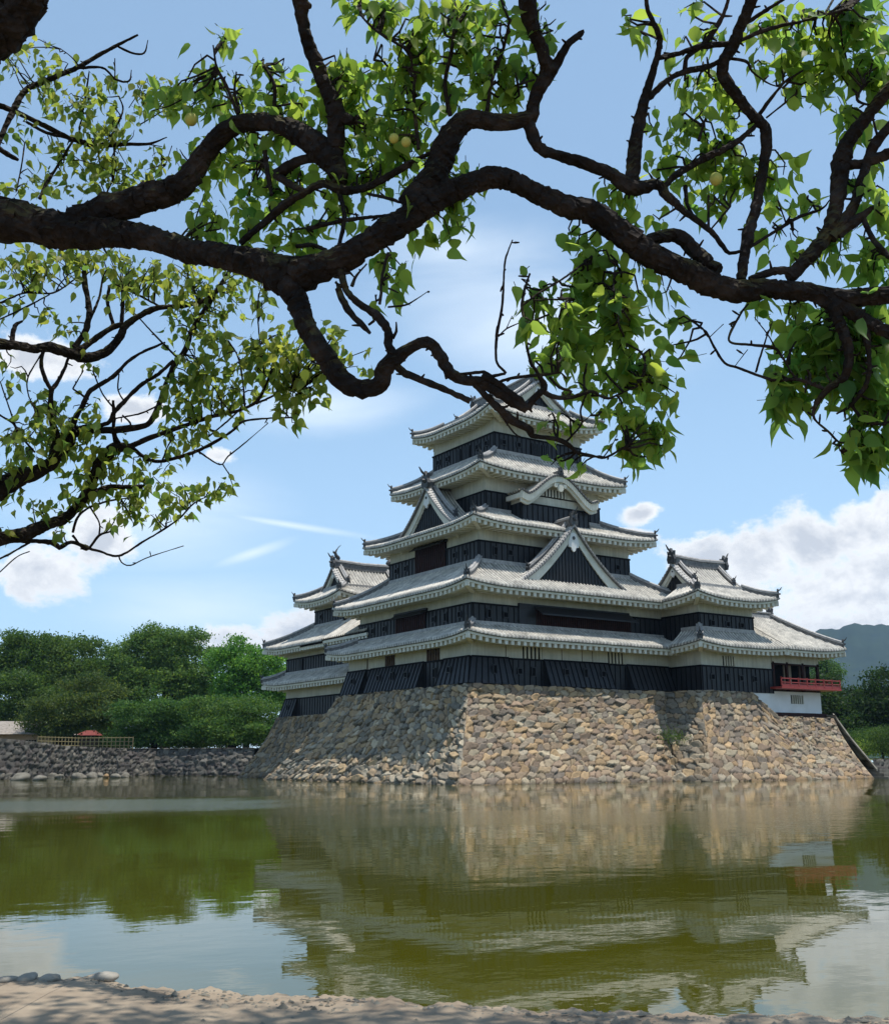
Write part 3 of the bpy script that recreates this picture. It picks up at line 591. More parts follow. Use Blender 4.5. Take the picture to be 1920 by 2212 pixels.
# ================================================================ STONE BASES
PAL=np.array([(.40,.30,.19),(.41,.285,.165),(.33,.27,.20),(.29,.215,.155),(.45,.38,.27),(.22,.185,.15),(.44,.31,.18),(.36,.31,.235),(.31,.225,.16),(.39,.31,.215),(.33,.245,.165),(.27,.22,.175)])
def stones(name,tops,bots,parent,cell=(.66,.42),res=.058,bulge=.10,pal=PAL,seed=1,curve=.42,tone=1.,matr=None,us=None,loose=0.,dark=0.):
    """dry stone wall between a top and a bottom line: every stone is relief on the surface"""
    rg=np.random.default_rng(seed); tops=np.array(tops,float); bots=np.array(bots,float)
    Lt=np.linalg.norm(np.diff(bots,axis=0),axis=1); us=np.concatenate([[0],np.cumsum(Lt)])/Lt.sum() if us is None else np.array(us)
    Lu=max(Lt.sum(),np.linalg.norm(np.diff(tops,axis=0),axis=1).sum()); Hh=np.mean(np.linalg.norm(tops-bots,axis=1))
    nu=int(Lu/res)+2; nv=int(Hh/res)+2; U=np.linspace(0,1,nu); Vv=np.linspace(0,1,nv)
    Tp=np.stack([np.interp(U,us,tops[:,k]) for k in range(3)],1); Bp=np.stack([np.interp(U,us,bots[:,k]) for k in range(3)],1)
    vv=Vv[None,:,None]; P=Bp[:,None,:]*(1-vv)+Tp[:,None,:]*vv
    # slight inward curve (steeper at the top)
    hor=(Tp-Bp)[:,None,:]*np.array([1,1,0]); ww=1-vv; P=P+hor*((ww-((1-curve)*ww+curve*ww*ww)))
    du=np.gradient(P,axis=0); dv_=np.gradient(P,axis=1); Nn=np.cross(du,dv_); Nn/=np.linalg.norm(Nn,axis=2,keepdims=True)+1e-9
    # seeds in metric (u,v)
    cw,ch=cell; rows=int(Hh/ch)+2; seeds=[]
    for r0 in range(-1,rows+1):
        x=-cw*rg.random()*1.5-cw; 
        while x<Lu+cw:
            k=rg.choice([.45,.75,1.,1.35,1.8],p=[.24,.24,.24,.18,.10]); seeds.append((x+cw*k/2,(r0+.5+rg.uniform(-.36,.36))*ch,k)); x+=cw*k
    S=np.array(seeds); X=(U*Lu)[:,None]+0*Vv[None,:]; Y=0*U[:,None]+(Vv*Hh)[None,:]
    # wobble
    X=X+.07*cw*np.sin(Y*7.3+1.3*np.sin(X*4.1))+.02*np.sin(Y*19+X*3); Y=Y+.10*ch*np.sin(X*6.1+2*np.sin(Y*3.7)+seed)+.03*ch*np.sin(X*17+Y*11)
    d1=np.full(X.shape,1e9); d2=d1.copy(); idx=np.zeros(X.shape,int)
    tilt=rg.uniform(-.7,.7,len(S))
    for n_,(sx,sy,k) in enumerate(S):
        i0=max(0,int((sx-2.2*cw)/Lu*nu)); i1=min(nu,int((sx+2.2*cw)/Lu*nu)+2); j0=max(0,int((sy-2.4*ch)/Hh*nv)); j1=min(nv,int((sy+2.4*ch)/Hh*nv)+2)
        if i1<=i0 or j1<=j0: continue
        ax_=(X[i0:i1,j0:j1]-sx); ay_=(Y[i0:i1,j0:j1]-sy); ax2=ax_+ay_*tilt[n_]*.6
        d=np.sqrt((ax2/cw/(.6+.4*k))**2+(ay_/ch)**2)
        a=d1[i0:i1,j0:j1]; b=d2[i0:i1,j0:j1]; ii=idx[i0:i1,j0:j1]
        less=d<a; b[...]=np.where(less,a,np.minimum(b,d)); ii[...]=np.where(less,n_,ii); a[...]=np.where(less,d,a)
    e=np.clip((d2-d1)/.26,0,1); h=bulge*(1-(1-e)**2.6)-bulge*.7+rg.uniform(-.06,.09,len(S))[idx]*np.clip(e/.25,0,1)*(.7+loose)
    tx=rg.uniform(-.26,.26,len(S)); ty=rg.uniform(-.30,.30,len(S)); h+=((X-S[idx,0])*tx[idx]+(Y-S[idx,1])*ty[idx])*e*1.2
    h+=rg.normal(0,.006,h.shape)
    fade=np.clip(np.minimum(U,1-U)*Lu/.3,0,1)[:,None]; h=h*fade-(1-fade)*.02
    P=P+Nn*h[:,:,None]
    ci=rg.integers(0,len(pal),len(S)); cv=pal[ci]*rg.uniform(.60,1.0,(len(S),1))*tone
    C=cv[idx]; C=C*(.20+.80*np.clip((e-.12)/.28,0,1))[:,:,None]
    hgt=Vv[None,:,None]; C=C*np.where(hgt>0,1,1)
    # damp, mossy foot just above the water line
    foot=np.clip((.28-P[:,:,2])/.25,0,1)[:,:,None]; C=C*(1-foot*.45)
    return npmesh(name,P.reshape(-1,3),gridfaces(nu,nv)[:,::-1] if False else gridfaces(nu,nv),matr or M_stone,parent,False,C.reshape(-1,3))
kb=thing('stone_base',(5,5,-.4),'high sloping base of rough tan and grey stones under the tall keep','stone base')
SWt,SWb=(-1.2,-1.2,5.82),(-4.45,-4.75,-.35)
stones('south_slope',[SWt,(15.1,-1.2,5.8)],[SWb,(11.7,-4.9,-.35)],kb,seed=3)
PW=np.array([(.34,.26,.175),(.27,.225,.17),(.38,.28,.18),(.21,.19,.155),(.40,.29,.17),(.31,.27,.21),(.44,.37,.27)])
stones('west_slope',[(-1.2,15.3,5.82),SWt],[(-4.45,21.6,-.35),SWb],kb,cell=(.72,.5),seed=4,pal=PW,loose=.5,tone=1.2,bulge=.16)
stones('north_slope',[(6,15.3,5.82),(-1.2,15.3,5.82)],[(6,21.6,-.35),(-4.45,21.6,-.35)],kb,cell=(.7,.5),res=.2,seed=5,pal=PW)
m=MB(); m.q((-1.2,-1.2,5.80),(15.2,-1.2,5.80),(15.2,15.3,5.80),(-1.2,15.3,5.80)); m.build('base_top',M_rock,kb)
# long quoins on the arris between the two slopes
tb=thing('turret_stone_base',(20,-4,-.4),'lower right-hand base of tan stones under the turret and red-balconied wing','stone base')
TCt,TCb=(15.75,-3.8,5.80),(12.35,-7.6,-.35)
stones('west_slope',[(15.0,-1.1,5.8),TCt],[(11.6,-4.6,-.35),TCb],tb,seed=6,cell=(.66,.46),pal=PW)
stones('south_slope',[TCt,(20.8,-3.75,5.80),(22.4,-4.45,4.20),(28.55,-4.4,4.16)],[TCb,(18.6,-7.7,-.35),(20.6,-7.7,-.35),(28.2,-7.9,-.35)],tb,seed=7,us=[0,.36,.49,1])
stones('east_slope',[(28.55,-4.5,4.4),(28.55,8,4.4)],[(29.9,-7.9,-.35),(29.9,8,-.35)],tb,res=.2,seed=8,pal=PW)
m=MB(); m.q((15.75,-3.8,5.78),(20.8,-3.75,5.78),(20.8,6,5.78),(15.0,6,5.78),(15.0,-1.1,5.78)); m.q((20.8,-4.4,4.17),(28.55,-4.4,4.14),(28.55,8,4.14),(20.8,8,4.17)); m.build('base_top',M_rock,tb)
m=MB(); m.sweep([(28.62,-4.3,4.42),(28.62,-5.6,2.7),(28.60,-7.5,.55)],(1,0,0),.16,-.05,.08); m.build('coping',M_rock,tb)
ib=thing('rear_stone_base',(0,25,-.4),'shaded grey stone base under the small keep, left of the tall base','stone base')
stones('west_slope',[(.35,28.7,4.78),(.35,14.5,4.78)],[(-2.0,31.8,-.35),(-2.0,14.5,-.35)],ib,seed=9,pal=PW,cell=(.6,.45),tone=.85)
stones('north_slope',[(12,28.7,4.78),(.35,28.7,4.78)],[(12,31.8,-.35),(-2.0,31.8,-.35)],ib,seed=10,pal=PW,res=.15)
m=MB(); m.q((.35,14.5,4.76),(12,14.5,4.76),(12,28.7,4.76),(.35,28.7,4.76)); m.build('base_top',M_rock,ib)
# landing steps and rocks at the right-hand foot
def rock(p,s,name='rock',label='',matr=None,parent=None,squash=.7,seed=0,group=None,cat='rock'):
    rg=random.Random(seed); import bmesh; bm=bmesh.new(); bmesh.ops.create_icosphere(bm,subdivisions=3,radius=1)
    ph=[rg.uniform(0,6) for _ in range(6)]
    for v_ in bm.verts:
        c=v_.co; k=1+.16*math.sin(c.x*2.3+ph[0])+.14*math.sin(c.y*2.9+ph[1])+.10*math.sin(c.z*3.7+c.x*2+ph[2])+.05*math.sin(c.x*7+c.y*6+ph[3])
        v_.co=Vector((c.x*k*s*rg_sc[0],c.y*k*s*rg_sc[1],c.z*k*s*squash)) if False else Vector((c.x*k*s*1.15,c.y*k*s*.9,c.z*k*s*squash))
    me=bpy.data.meshes.new(name); bm.to_mesh(me); bm.free(); me.polygons.foreach_set('use_smooth',[True]*len(me.polygons))
    o=link(name,me,matr or M_rock,None); o.location=p; o.rotation_euler=(0,0,rg.uniform(0,6)); return o
stp=thing('landing_steps',(30,-8,0),'low weathered stone landing steps at the water, right foot of the castle base','steps')
for k,(xa,xb,ya,z1) in enumerate(((28.2,32.4,-8.6,.12),(28.6,32.2,-8.0,.36),(29.,32.,-7.4,.62))):
    m=MB(); m.box(xa,ya,-.4,xb,ya+1.4+k*.4,z1); m.build('step',M_rock,stp)
# ================================================================ WATER, LAND
def water_extra(m,N,L,p,vec):
    def nz(scale,st,detail=4):
        mp=N.new('ShaderNodeMapping'); mp.inputs['Scale'].default_value=st; mp.inputs['Rotation'].default_value=(0,0,YAW); L.new(vec,mp.inputs[0])
        n=N.new('ShaderNodeTexNoise'); n.inputs['Scale'].default_value=scale; n.inputs['Detail'].default_value=detail; n.inputs['Roughness'].default_value=.55; L.new(mp.outputs[0],n.inputs['Vector']); return n.outputs[0]
    a=nz(2.6,(1,1.5,1),3); b=nz(.5,(1,1.5,1),2); patch=nz(.035,(1,2.2,1),3)
    mr=N.new('ShaderNodeMapRange'); mr.interpolation_type='SMOOTHSTEP'; mr.inputs[1].default_value=.50; mr.inputs[2].default_value=.60; mr.inputs[3].default_value=.12; mr.inputs[4].default_value=.8; L.new(patch,mr.inputs[0])
    ml=N.new('ShaderNodeMath'); ml.operation='MULTIPLY'; L.new(a,ml.inputs[0]); L.new(mr.outputs[0],ml.inputs[1])
    ad=N.new('ShaderNodeMath'); ad.operation='MULTIPLY_ADD'; L.new(b,ad.inputs[0]); ad.inputs[1].default_value=.55; L.new(ml.outputs[0],ad.inputs[2])
    bm=N.new('ShaderNodeBump'); bm.inputs['Strength'].default_value=1; bm.inputs['Distance'].default_value=.0100; L.new(ad.outputs[0],bm.inputs['Height']); L.new(bm.outputs[0],p.inputs['Normal'])
    p.inputs['IOR'].default_value=1.33
    # a patch of wind-ruffled water
    ctr=onz(240,1737,0.); mp=N.new('ShaderNodeMapping'); mp.vector_type='TEXTURE'; mp.inputs['Location'].default_value=(ctr[0],ctr[1],0); mp.inputs['Rotation'].default_value=(0,0,-YAW); mp.inputs['Scale'].default_value=(9.5,7,1); L.new(vec,mp.inputs[0])
    ln=N.new('ShaderNodeVectorMath'); ln.operation='LENGTH'; L.new(mp.outputs[0],ln.inputs[0])
    nn=nz(.16,(1,2.5,1),4); s1=N.new('ShaderNodeMath'); s1.operation='MULTIPLY_ADD'; L.new(nn,s1.inputs[0]); s1.inputs[1].default_value=1.1; L.new(ln.outputs['Value'],s1.inputs[2])
    m3=N.new('ShaderNodeMapRange'); m3.interpolation_type='SMOOTHSTEP'; m3.inputs[1].default_value=.75; m3.inputs[2].default_value=1.75; m3.inputs[3].default_value=1; m3.inputs[4].default_value=0; L.new(s1.outputs[0],m3.inputs[0])
    rr=N.new('ShaderNodeMapRange'); rr.inputs[3].default_value=.02; rr.inputs[4].default_value=.11; L.new(m3.outputs[0],rr.inputs[0]); L.new(rr.outputs[0],p.inputs['Roughness'])
    c=nz(5,(1,1.2,1),3); m4=N.new('ShaderNodeMath'); m4.operation='MULTIPLY'; L.new(c,m4.inputs[0]); L.new(m3.outputs[0],m4.inputs[1])
    a4=N.new('ShaderNodeMath'); a4.operation='MULTIPLY_ADD'; L.new(m4.outputs[0],a4.inputs[0]); a4.inputs[1].default_value=4.5; L.new(ad.outputs[0],a4.inputs[2]); L.new(a4.outputs[0],bm.inputs['Height'])
M_water=mat('murky_water',0,.02,.5,var=((.048,.049,.003),(.064,.063,.006)),vscale=.05,detail=2,extra=water_extra)
m=MB(); m.q((-260,-160,0),(260,-160,0),(260,240,0),(-260,240,0)); tag(m.build('water',M_water),kind='structure')
M_grass=mat('grass_ground',0,.9,.2,var=((.05,.075,.02),(.11,.13,.045)),vscale=1.2,bump=.03,bscale=9)
M_sand=mat('sandy_soil',0,.95,.12,var=((.20,.152,.108),(.32,.255,.185),(.26,.205,.148)),vscale=2.2,bump=.012,bscale=60)
m=MB(); g=6000
for q in(((-g,-g),(g,-g),(g,-158),(-g,-158)),((-g,238),(g,238),(g,g),(-g,g)),((-g,-158),(-258,-158),(-258,238),(-g,238)),((258,-158),(g,-158),(g,238),(258,238))): m.q(*[(a,b,.5) for a,b in q])
tag(m.build('ground',M_grass),kind='structure')
# near bank under the trees: a real sheet with an uneven lip dropping into the water
edge=[(-700,2104),(-300,2108),(0,2111),(90,2109),(160,2106),(215,2103),(290,2124),(340,2131),(400,2130),(455,2128),(505,2134),(560,2144),(640,2142),(720,2146),(800,2148),(850,2152),(910,2164),(990,2160),(1060,2166),(1150,2176),(1230,2172),(1330,2176),(1420,2181),(1560,2186),(1700,2184),(1800,2190),(1920,2188),(2300,2196),(2900,2200)]
def bank():
    xs=np.interp(np.linspace(0,1,400),np.linspace(0,1,len(edge)),[e[0] for e in edge]); ys=np.interp(xs,[e[0] for e in edge],[e[1] for e in edge])
    ys=ys+3*np.sin(xs*.05)+2*np.sin(xs*.13+1)+1.2*np.sin(xs*.31); E_=np.array([onz(a,b,.25) for a,b in zip(xs,ys)])
    f2=np.array([math.sin(YAW),math.cos(YAW),0.]); offs=[(.55,-.75),(.22,-.30),(.09,-.12),(.0,-.025),(-.08,.0),(-.3,.02),(-.8,.04),(-1.6,.05),(-3,.08),(-5,.10),(-9,.12),(-20,.15),(-60,.2)]
    P=np.zeros((400,len(offs),3))
    for j,(d,z) in enumerate(offs):
        k=(.006*np.sin(xs*.009+d*1.1)+.003*np.sin(xs*.023-d*1.3)+.0015*np.sin(xs*.06+d*2))*(.4 if abs(d)<.1 else 1)
        P[:,j]=E_+f2*d; P[:,j,2]=.25+z+k*(j>1)
        if d<-4: P[:,j]+=np.outer(np.linspace(-1,1,400),RT*[1,1,0])*(-d)*1.5
    o=npmesh('bank',P.reshape(-1,3),gridfaces(400,len(offs))[:,::-1],M_sand,None,True); tag(o,kind='structure')
    m=MB()
bank()
for i,(sx,sy,s) in enumerate(((222,2113,.07),(108,2117,.055),(60,2115,.06),(20,2119,.055))):
    p=onz(sx,sy,.27); o=rock((p[0],p[1],.27),s,'edge_stone',matr=M_pale,seed=20+i,squash=.5)
    tag(o,['rounded pale stone, rightmost and smoothest on the sandy bank lip','pale stone second from the right on the sandy bank lip','pale stone second from the left on the sandy bank lip','small pale stone at the left end of the sandy bank lip'][i],'stone','pale stones along the near bank')
def litter():
    rg=np.random.default_rng(9); V=[];Fc=[];n=0
    for _ in range(2600):
        sx_=rg.uniform(-100,2020); p=onz(sx_,np.interp(sx_,[e[0] for e in edge],[e[1] for e in edge])+rg.uniform(12,110),.27); q=rg.uniform(.004,.014)*(1 if rg.random()<.93 else 2.2)
        o=np.array([(1,0,0),(.3,.9,0),(-.8,.6,0),(-.9,-.5,0),(.2,-1,0),(0,0,.7)])*q*rg.uniform(.7,1.3,(6,3)); V.append(o+[p[0],p[1],.272+.0]); 
        Fc+= [(n+a,n+(a+1)%5,n+5) for a in range(5)]; n+=6
    tag(npmesh('gravel',np.concatenate(V),Fc,M_rock),'scattered grit and small pebbles on the sandy bank','gravel',kind='stuff')
litter()
# far moat wall on the left with its land
wl=[(545,1675.6),(430,1675.6),(330,1675.4),(240,1677),(130,1681),(30,1684),(-200,1688)]
wb=[onz(a,b,0.) for a,b in wl]
def shift(p,d,z): n=np.array([math.sin(YAW),math.cos(YAW)]); return (p[0]+n[0]*d,p[1]+n[1]*d,z)
fwall=thing('moat_wall',tuple(wb[3]),'long low grey stone moat wall across the water on the left','stone wall')
PG=np.array([(.20,.19,.17),(.15,.14,.13),(.25,.23,.20),(.17,.15,.14),(.29,.26,.22)])
tz=[2.5,2.5,2.5,2.52,2.6,3.0,3.4]
stones('wall_face',[shift(p,.9,z) for p,z in zip(wb[::-1],tz[::-1])],[(p[0],p[1],-.3) for p in wb[::-1]],fwall,cell=(.62,.40),res=.10,seed=12,tone=.75,pal=PG,curve=0.)
m=MB(); back=[shift(p,160,2.48) for p in wb]
for i in range(len(wb)-1): m.q(shift(wb[i],.7,2.47),shift(wb[i],160,2.47),shift(wb[i+1],160,2.47),shift(wb[i+1],.7,2.47))
m.q((1,28,2.46),(150,-3,2.46),(160,200,2.46),(shift(wb[0],.7,0)[0],shift(wb[0],160,0)[1],2.46),(shift(wb[0],.7,2.46)))
tag(m.build('castle_grounds',M_grass),kind='structure')
lab=['large pale rock, leftmost at the foot of the far moat wall','wide grey rock, second from the left at the foot of the far wall','tall pale rock beside the tan one at the foot of the far wall','tan rock right of the tall pale one at the far wall foot','small grey rock fifth from the left at the far wall foot','small grey rock sixth from the left at the far wall foot','flat pale rock in the middle of the far wall foot','upright grey rock left of the orange one at the far wall foot','small orange rock at the foot of the far moat wall','pinkish rock just right of the orange one at the far wall foot','last pale rock on the right at the far wall foot','grey rock against the wall behind the upright one']
for i,(sx,sy,s) in enumerate(((10,1676,1.0),(42,1680,.95),(67,1676,1.1),(88,1680,.75),(113,1676,.7),(127,1676,.55),(172,1676,.8),(198,1675,.75),(229,1675,.5),(247,1675,.6),(272,1674,.6),(215,1672,.6))):
    p=onz(sx,1686,0.) ; p=onz(sx,sy+6,0.); 
    mt=M_rock
    if i in(8,): mt=mat('orange_rock',0,.85,.2,var=((.22,.14,.07),(.32,.21,.11)),vscale=2,bump=.04,bscale=6)
    o=rock((p[0],p[1],.08),s*.62,'shore_rock',matr=mt,seed=40+i); tag(o,lab[i],'rock','rocks along the foot of the far moat wall')
# a few tumbled rocks by the landing steps
for i,(x_,y_,s,lb) in enumerate(((31.2,-8.9,.5,'dark rock in front of the landing steps'),(33.,-8.0,.9,'big dark rock right of the landing steps'),(32.6,-6.8,.7,'dark rock behind the right end of the landing steps'))):
    o=rock((x_,y_,.15),s,'shore_rock',matr=M_rock,seed=70+i); tag(o,lb,'rock','rocks by the landing steps')
# right-hand shore
fw2=thing('garden_wall',(30,-7,0),'low dark stone edging of the garden shore at the right edge','stone wall')
stones('wall_face',[(29.2,-6.8,1.3),(33,-7.2,1.3),(60,-9,1.4)],[(29.2,-7.2,-.3),(33,-7.6,-.3),(60,-9.4,-.3)],fw2,cell=(.7,.4),res=.12,seed=15,pal=PG,curve=0.,tone=.7)
m=MB(); m.q((28.4,-6.75,1.27),(33,-7.15,1.27),(60,-8.95,1.3),(150,-8,1.3),(150,60,1.3),(28.4,60,1.3)); tag(m.build('garden_ground',M_grass),kind='structure')
# ================================================================ FAR BUILDINGS AND FENCE
def far_frame(sx,dep): 
    p=PT(sx,1640,dep); return np.array([p[0],p[1],0.])
RT2=np.array([RT[0],RT[1],0.]); RT2/=np.linalg.norm(RT2); FW2=np.array([math.sin(YAW),math.cos(YAW),0.])
def fbox(m,o,a0,a1,b0,b1,z0,z1):
    q=[o+RT2*a0+FW2*b0,o+RT2*a1+FW2*b0,o+RT2*a1+FW2*b1,o+RT2*a0+FW2*b1]; m.hexa([x+[0,0,z0] for x in q]+[x+[0,0,z1] for x in q])
M_peach=mat('peach_plaster',0,.85,.2,var=((.40,.27,.19),(.50,.35,.25)),vscale=1)
M_shingle=mat('grey_brown_roof',0,.8,.3,var=((.20,.17,.14),(.32,.28,.24)),vscale=3,bump=.03,bscale=5)
M_redroof=mat('red_roof',0,.8,.2,var=((.14,.035,.03),(.20,.05,.04)),vscale=3)
M_bamboo=mat('bamboo',0,.7,.2,var=((.18,.14,.07),(.28,.22,.11)),vscale=4)
o_=far_frame(20,118); pav=thing('pavilion',tuple(o_+[0,0,2.5]),'low pavilion with a long grey-brown roof and peach walls behind the far moat wall','building')
m=MB(); fbox(m,o_,-5,4.6,0,6,2.4,4.4); m.build('wall',M_peach,pav)
m=MB(); 
def fp(a,b,z): return o_+RT2*a+FW2*b+[0,0,z]
m.hexa([fp(-6,-1.4,4.25),fp(6.1,-1.4,4.15),fp(5.2,7,4.25),fp(-6,7,4.25),fp(-5,2.2,5.75),fp(2.2,2.2,5.65),fp(2.2,3.6,5.65),fp(-5,3.6,5.75)]); m.build('roof',M_shingle,pav)
m=MB(); fbox(m,o_,1.6,3.2,-.06,.02,2.7,3.6); wd=m.build('window',M_dark,pav)
m=MB(); 
for k in range(6): fbox(m,o_,1.62+k*.3,1.68+k*.3,-.10,-.06,2.7,3.6)
fbox(m,o_,1.6,3.2,-.10,-.06,3.1,3.15); m.build('window_bars',M_pale,wd)
m=MB(); fbox(m,o_,4.62,5.6,.5,5,2.4,4.2); m.build('side_passage',M_dark,pav)
o2=far_frame(182,128); hut=thing('red_roofed_hut',tuple(o2+[0,0,2.5]),'small hut with a red roof under the trees across the moat','hut')
m=MB(); fbox(m,o2,-.8,.9,0,2,2.4,4.1); m.build('wall',M_brown,hut); m=MB(); q=[o2+RT2*a+FW2*b for a,b in((-1.2,-.5),(1.3,-.5),(1.3,2.6),(-1.2,2.6))]; t_=[o2+RT2*a+FW2*1.+[0,0,4.9] for a in(-.3,.8)]
m.hexa([q[0]+[0,0,4.3],q[1]+[0,0,4.3],q[2]+[0,0,4.3],q[3]+[0,0,4.3],t_[0],t_[1],t_[1]+FW2*.3,t_[0]+FW2*.3]); m.build('roof',M_redroof,hut)
fen=thing('bamboo_fence',tuple(shift(onz(160,1679,0.),2.2,2.5)),'pale yellow bamboo rail fence on top of the far moat wall','fence')
pa=[np.array(shift(onz(sx,1680 if sx<150 else 1677.5,0.),2.2,2.5)) for sx in(55,150,268)]
def along(k): return pa[0]+(pa[1]-pa[0])*k*2 if k<.5 else pa[1]+(pa[2]-pa[1])*(k-.5)*2
for k in range(26):
    p=along(k/25); m=MB(); m.tube([p-[0,0,.1],p+[0,0,1.05]],.045,6); m.build('post',M_bamboo,fen)
for z_ in(.25,.6,.95):
    m=MB(); m.tube([along(k/10)+[0,0,z_] for k in range(11)],.035,6); m.build('rail',M_bamboo,fen)
# ================================================================ FOLIAGE
def leafmat(name,c0,c1,trans=.5,tcol=(.30,.42,.04),rough=.5):
    m=bpy.data.materials.new(name); m.use_nodes=True; nt=m.node_tree; N=nt.nodes; L=nt.links; p=N['Principled BSDF']; out=N['Material Output']
    a=N.new('ShaderNodeVertexColor'); a.layer_name='tint'; s=N.new('ShaderNodeSeparateColor'); L.new(a.outputs[0],s.inputs[0])
    mx=N.new('ShaderNodeMixRGB'); L.new(s.outputs[0],mx.inputs[0]); mx.inputs[1].default_value=(*c0,1); mx.inputs[2].default_value=(*c1,1)
    L.new(mx.outputs[0],p.inputs['Base Color']); p.inputs['Roughness'].default_value=rough; p.inputs['Specular IOR Level'].default_value=.22
    tr=N.new('ShaderNodeBsdfTranslucent'); m2=N.new('ShaderNodeMixRGB'); L.new(s.outputs[0],m2.inputs[0]); m2.inputs[1].default_value=(tcol[0]*.42,tcol[1]*.62,tcol[2],1); m2.inputs[2].default_value=(tcol[0]*1.15,tcol[1],tcol[2]*1.2,1); L.new(m2.outputs[0],tr.inputs[0])
    ms=N.new('ShaderNodeMixShader'); ms.inputs[0].default_value=trans; L.new(p.outputs[0],ms.inputs[1]); L.new(tr.outputs[0],ms.inputs[2]); L.new(ms.outputs[0],out.inputs[0])
    return m
M_leaf=leafmat('apricot_leaf',(.035,.105,.030),(.17,.235,.035),.57,(.52,.72,.075))
M_leaf2=leafmat('plum_leaf',(.06,.13,.025),(.21,.22,.035),.55,(.46,.55,.065))
def far_tree(name,base,h,crowns,label,cat='tree',n=70,leaf=.34,c0=(.018,.045,.010),c1=(.07,.12,.022),seed=1,group='trees across the moat',trunkr=.35,flat=.6):
    n=int(n*2.5); leaf=leaf*1.08
    """crowns: list of (dx along right, dy along view, z, rx, rz)"""
    rg=np.random.default_rng(seed); base=np.array(base,float); t=thing(name,tuple(base),label,cat,group)
    m=MB(); tops=[]
    topz=max(c[2] for c in crowns)
    m.tube([base+[0,0,-.4],base+[.1,.1,h*.2],base+[-.1,.1,h*.45],base+[0,0,h*.7]],[trunkr*1.3,trunkr,trunkr*.75,trunkr*.3],8,bump=.08)
    for c in crowns:
        ce=base+RT2*c[0]+FW2*c[1]+[0,0,c[2]]; st=base+[0,0,h*.3]
        for _ in range(3):
            e=ce+rg.normal(0,1,3)*[c[3]*.35,c[3]*.35,c[4]*.3]; md=(st+e)/2+rg.normal(0,.3,3); m.tube([st,md,e],[trunkr*.4,trunkr*.22,trunkr*.05],5)
    m.build('trunk',M_bark,t)
    VV=[];CC=[]
    if cat=='tree' and crowns[0][3]>1.2:
        ex=[]
        for c in crowns:
            for _ in range(6):
                th=rg.uniform(0,2*math.pi); k_=rg.uniform(.28,.5); q=rg.uniform(.75,1.08); ex.append((c[0]+math.cos(th)*c[3]*q,c[1]-rg.uniform(0,.6)*c[3],c[2]+math.sin(th)*c[4]*q,c[3]*k_,c[4]*k_*.7))
        crowns=[(c[0],c[1],c[2],c[3]*.9,c[4]*.9) for c in crowns]+ex
    for c in crowns:
        ce=base+RT2*c[0]+FW2*c[1]+[0,0,c[2]]; k=int(n*(c[3]*c[3]+c[3]*c[4])/14)
        for _ in range(k):
            d=rg.normal(0,1,3); d/=np.linalg.norm(d); d[2]=d[2]*.95+.1; rr=rg.uniform(.45,1.02)**.6
            cl=ce+(RT2*d[0]*c[3]+FW2*d[1]*c[3])*rr+np.array([0,0,d[2]*c[4]*rr])
            if cl[2]<base[2]+.6: continue
            cr=rg.uniform(.55,1.15); q=int(34*cr*cr*(.34/leaf)**1.2)
            o=rg.normal(0,1,(q,3))*[cr*.55,cr*.55,cr*.55*flat*.8]+cl
            tone=np.clip(rg.normal(.45,.38),0,1)
            a=rg.normal(0,1,(q,3)); a/=np.linalg.norm(a,axis=1,keepdims=True); b=rg.normal(0,1,(q,3)); b[:,2]*=.5; b=np.cross(a,b); b/=np.linalg.norm(b,axis=1,keepdims=True)
            s=leaf*rg.uniform(.5,1.1,(q,1)); q4=np.stack([o-a*s*.5,o+b*s*.28,o+a*s*.5,o-b*s*.28],1); VV.append(q4); CC.append(np.repeat(np.clip(rg.normal(tone,.15,q),0,1),4))
    V=np.concatenate(VV).reshape(-1,3); C=np.concatenate(CC)[:,None]*np.ones(3); npmesh('crown',V,np.arange(len(V)).reshape(-1,4),LM(c0,c1),t,False,C)
    return t
_lm={}
def LM(c0,c1):
    if (c0,c1) not in _lm: _lm[(c0,c1)]=leafmat('tree_foliage',tuple(x*1.2 for x in c0),tuple(x*1.5 for x in c1),.36,(c1[0]*3.6,c1[1]*3.4,c1[2]*1.5),.6)
    return _lm[(c0,c1)]
def bark_extra(m,N,L,p,vec):
    g_=N.new('ShaderNodeNewGeometry'); s=N.new('ShaderNodeSeparateXYZ'); L.new(g_.outputs['Normal'],s.inputs[0])
    n=N.new('ShaderNodeTexNoise'); n.inputs['Scale'].default_value=7; n.inputs['Detail'].default_value=6; L.new(vec,n.inputs['Vector'])
    ad=N.new('ShaderNodeMath'); ad.operation='MULTIPLY_ADD'; L.new(s.outputs[2],ad.inputs[0]); ad.inputs[1].default_value=.18; L.new(n.outputs[0],ad.inputs[2])
    mr=N.new('ShaderNodeMapRange'); mr.inputs[1].default_value=.60; mr.inputs[2].default_value=.74; mr.inputs[4].default_value=.7; L.new(ad.outputs[0],mr.inputs[0])
    src=p.inputs['Base Color'].links[0].from_socket; mx=N.new('ShaderNodeMixRGB'); L.new(mr.outputs[0],mx.inputs[0]); L.new(src,mx.inputs[1]); mx.inputs[2].default_value=(.080,.070,.026,1); L.new(mx.outputs[0],p.inputs['Base Color'])
    v=N.new('ShaderNodeTexVoronoi'); v.inputs['Scale'].default_value=34; v.inputs['Randomness'].default_value=1; L.new(vec,v.inputs['Vector']); b=N.new('ShaderNodeBump'); b.inputs['Strength'].default_value=1; b.inputs['Distance'].default_value=.02; L.new(v.outputs['Distance'],b.inputs['Height'])
    L.new(p.inputs['Normal'].links[0].from_socket,b.inputs['Normal']); L.new(b.outputs[0],p.inputs['Normal'])
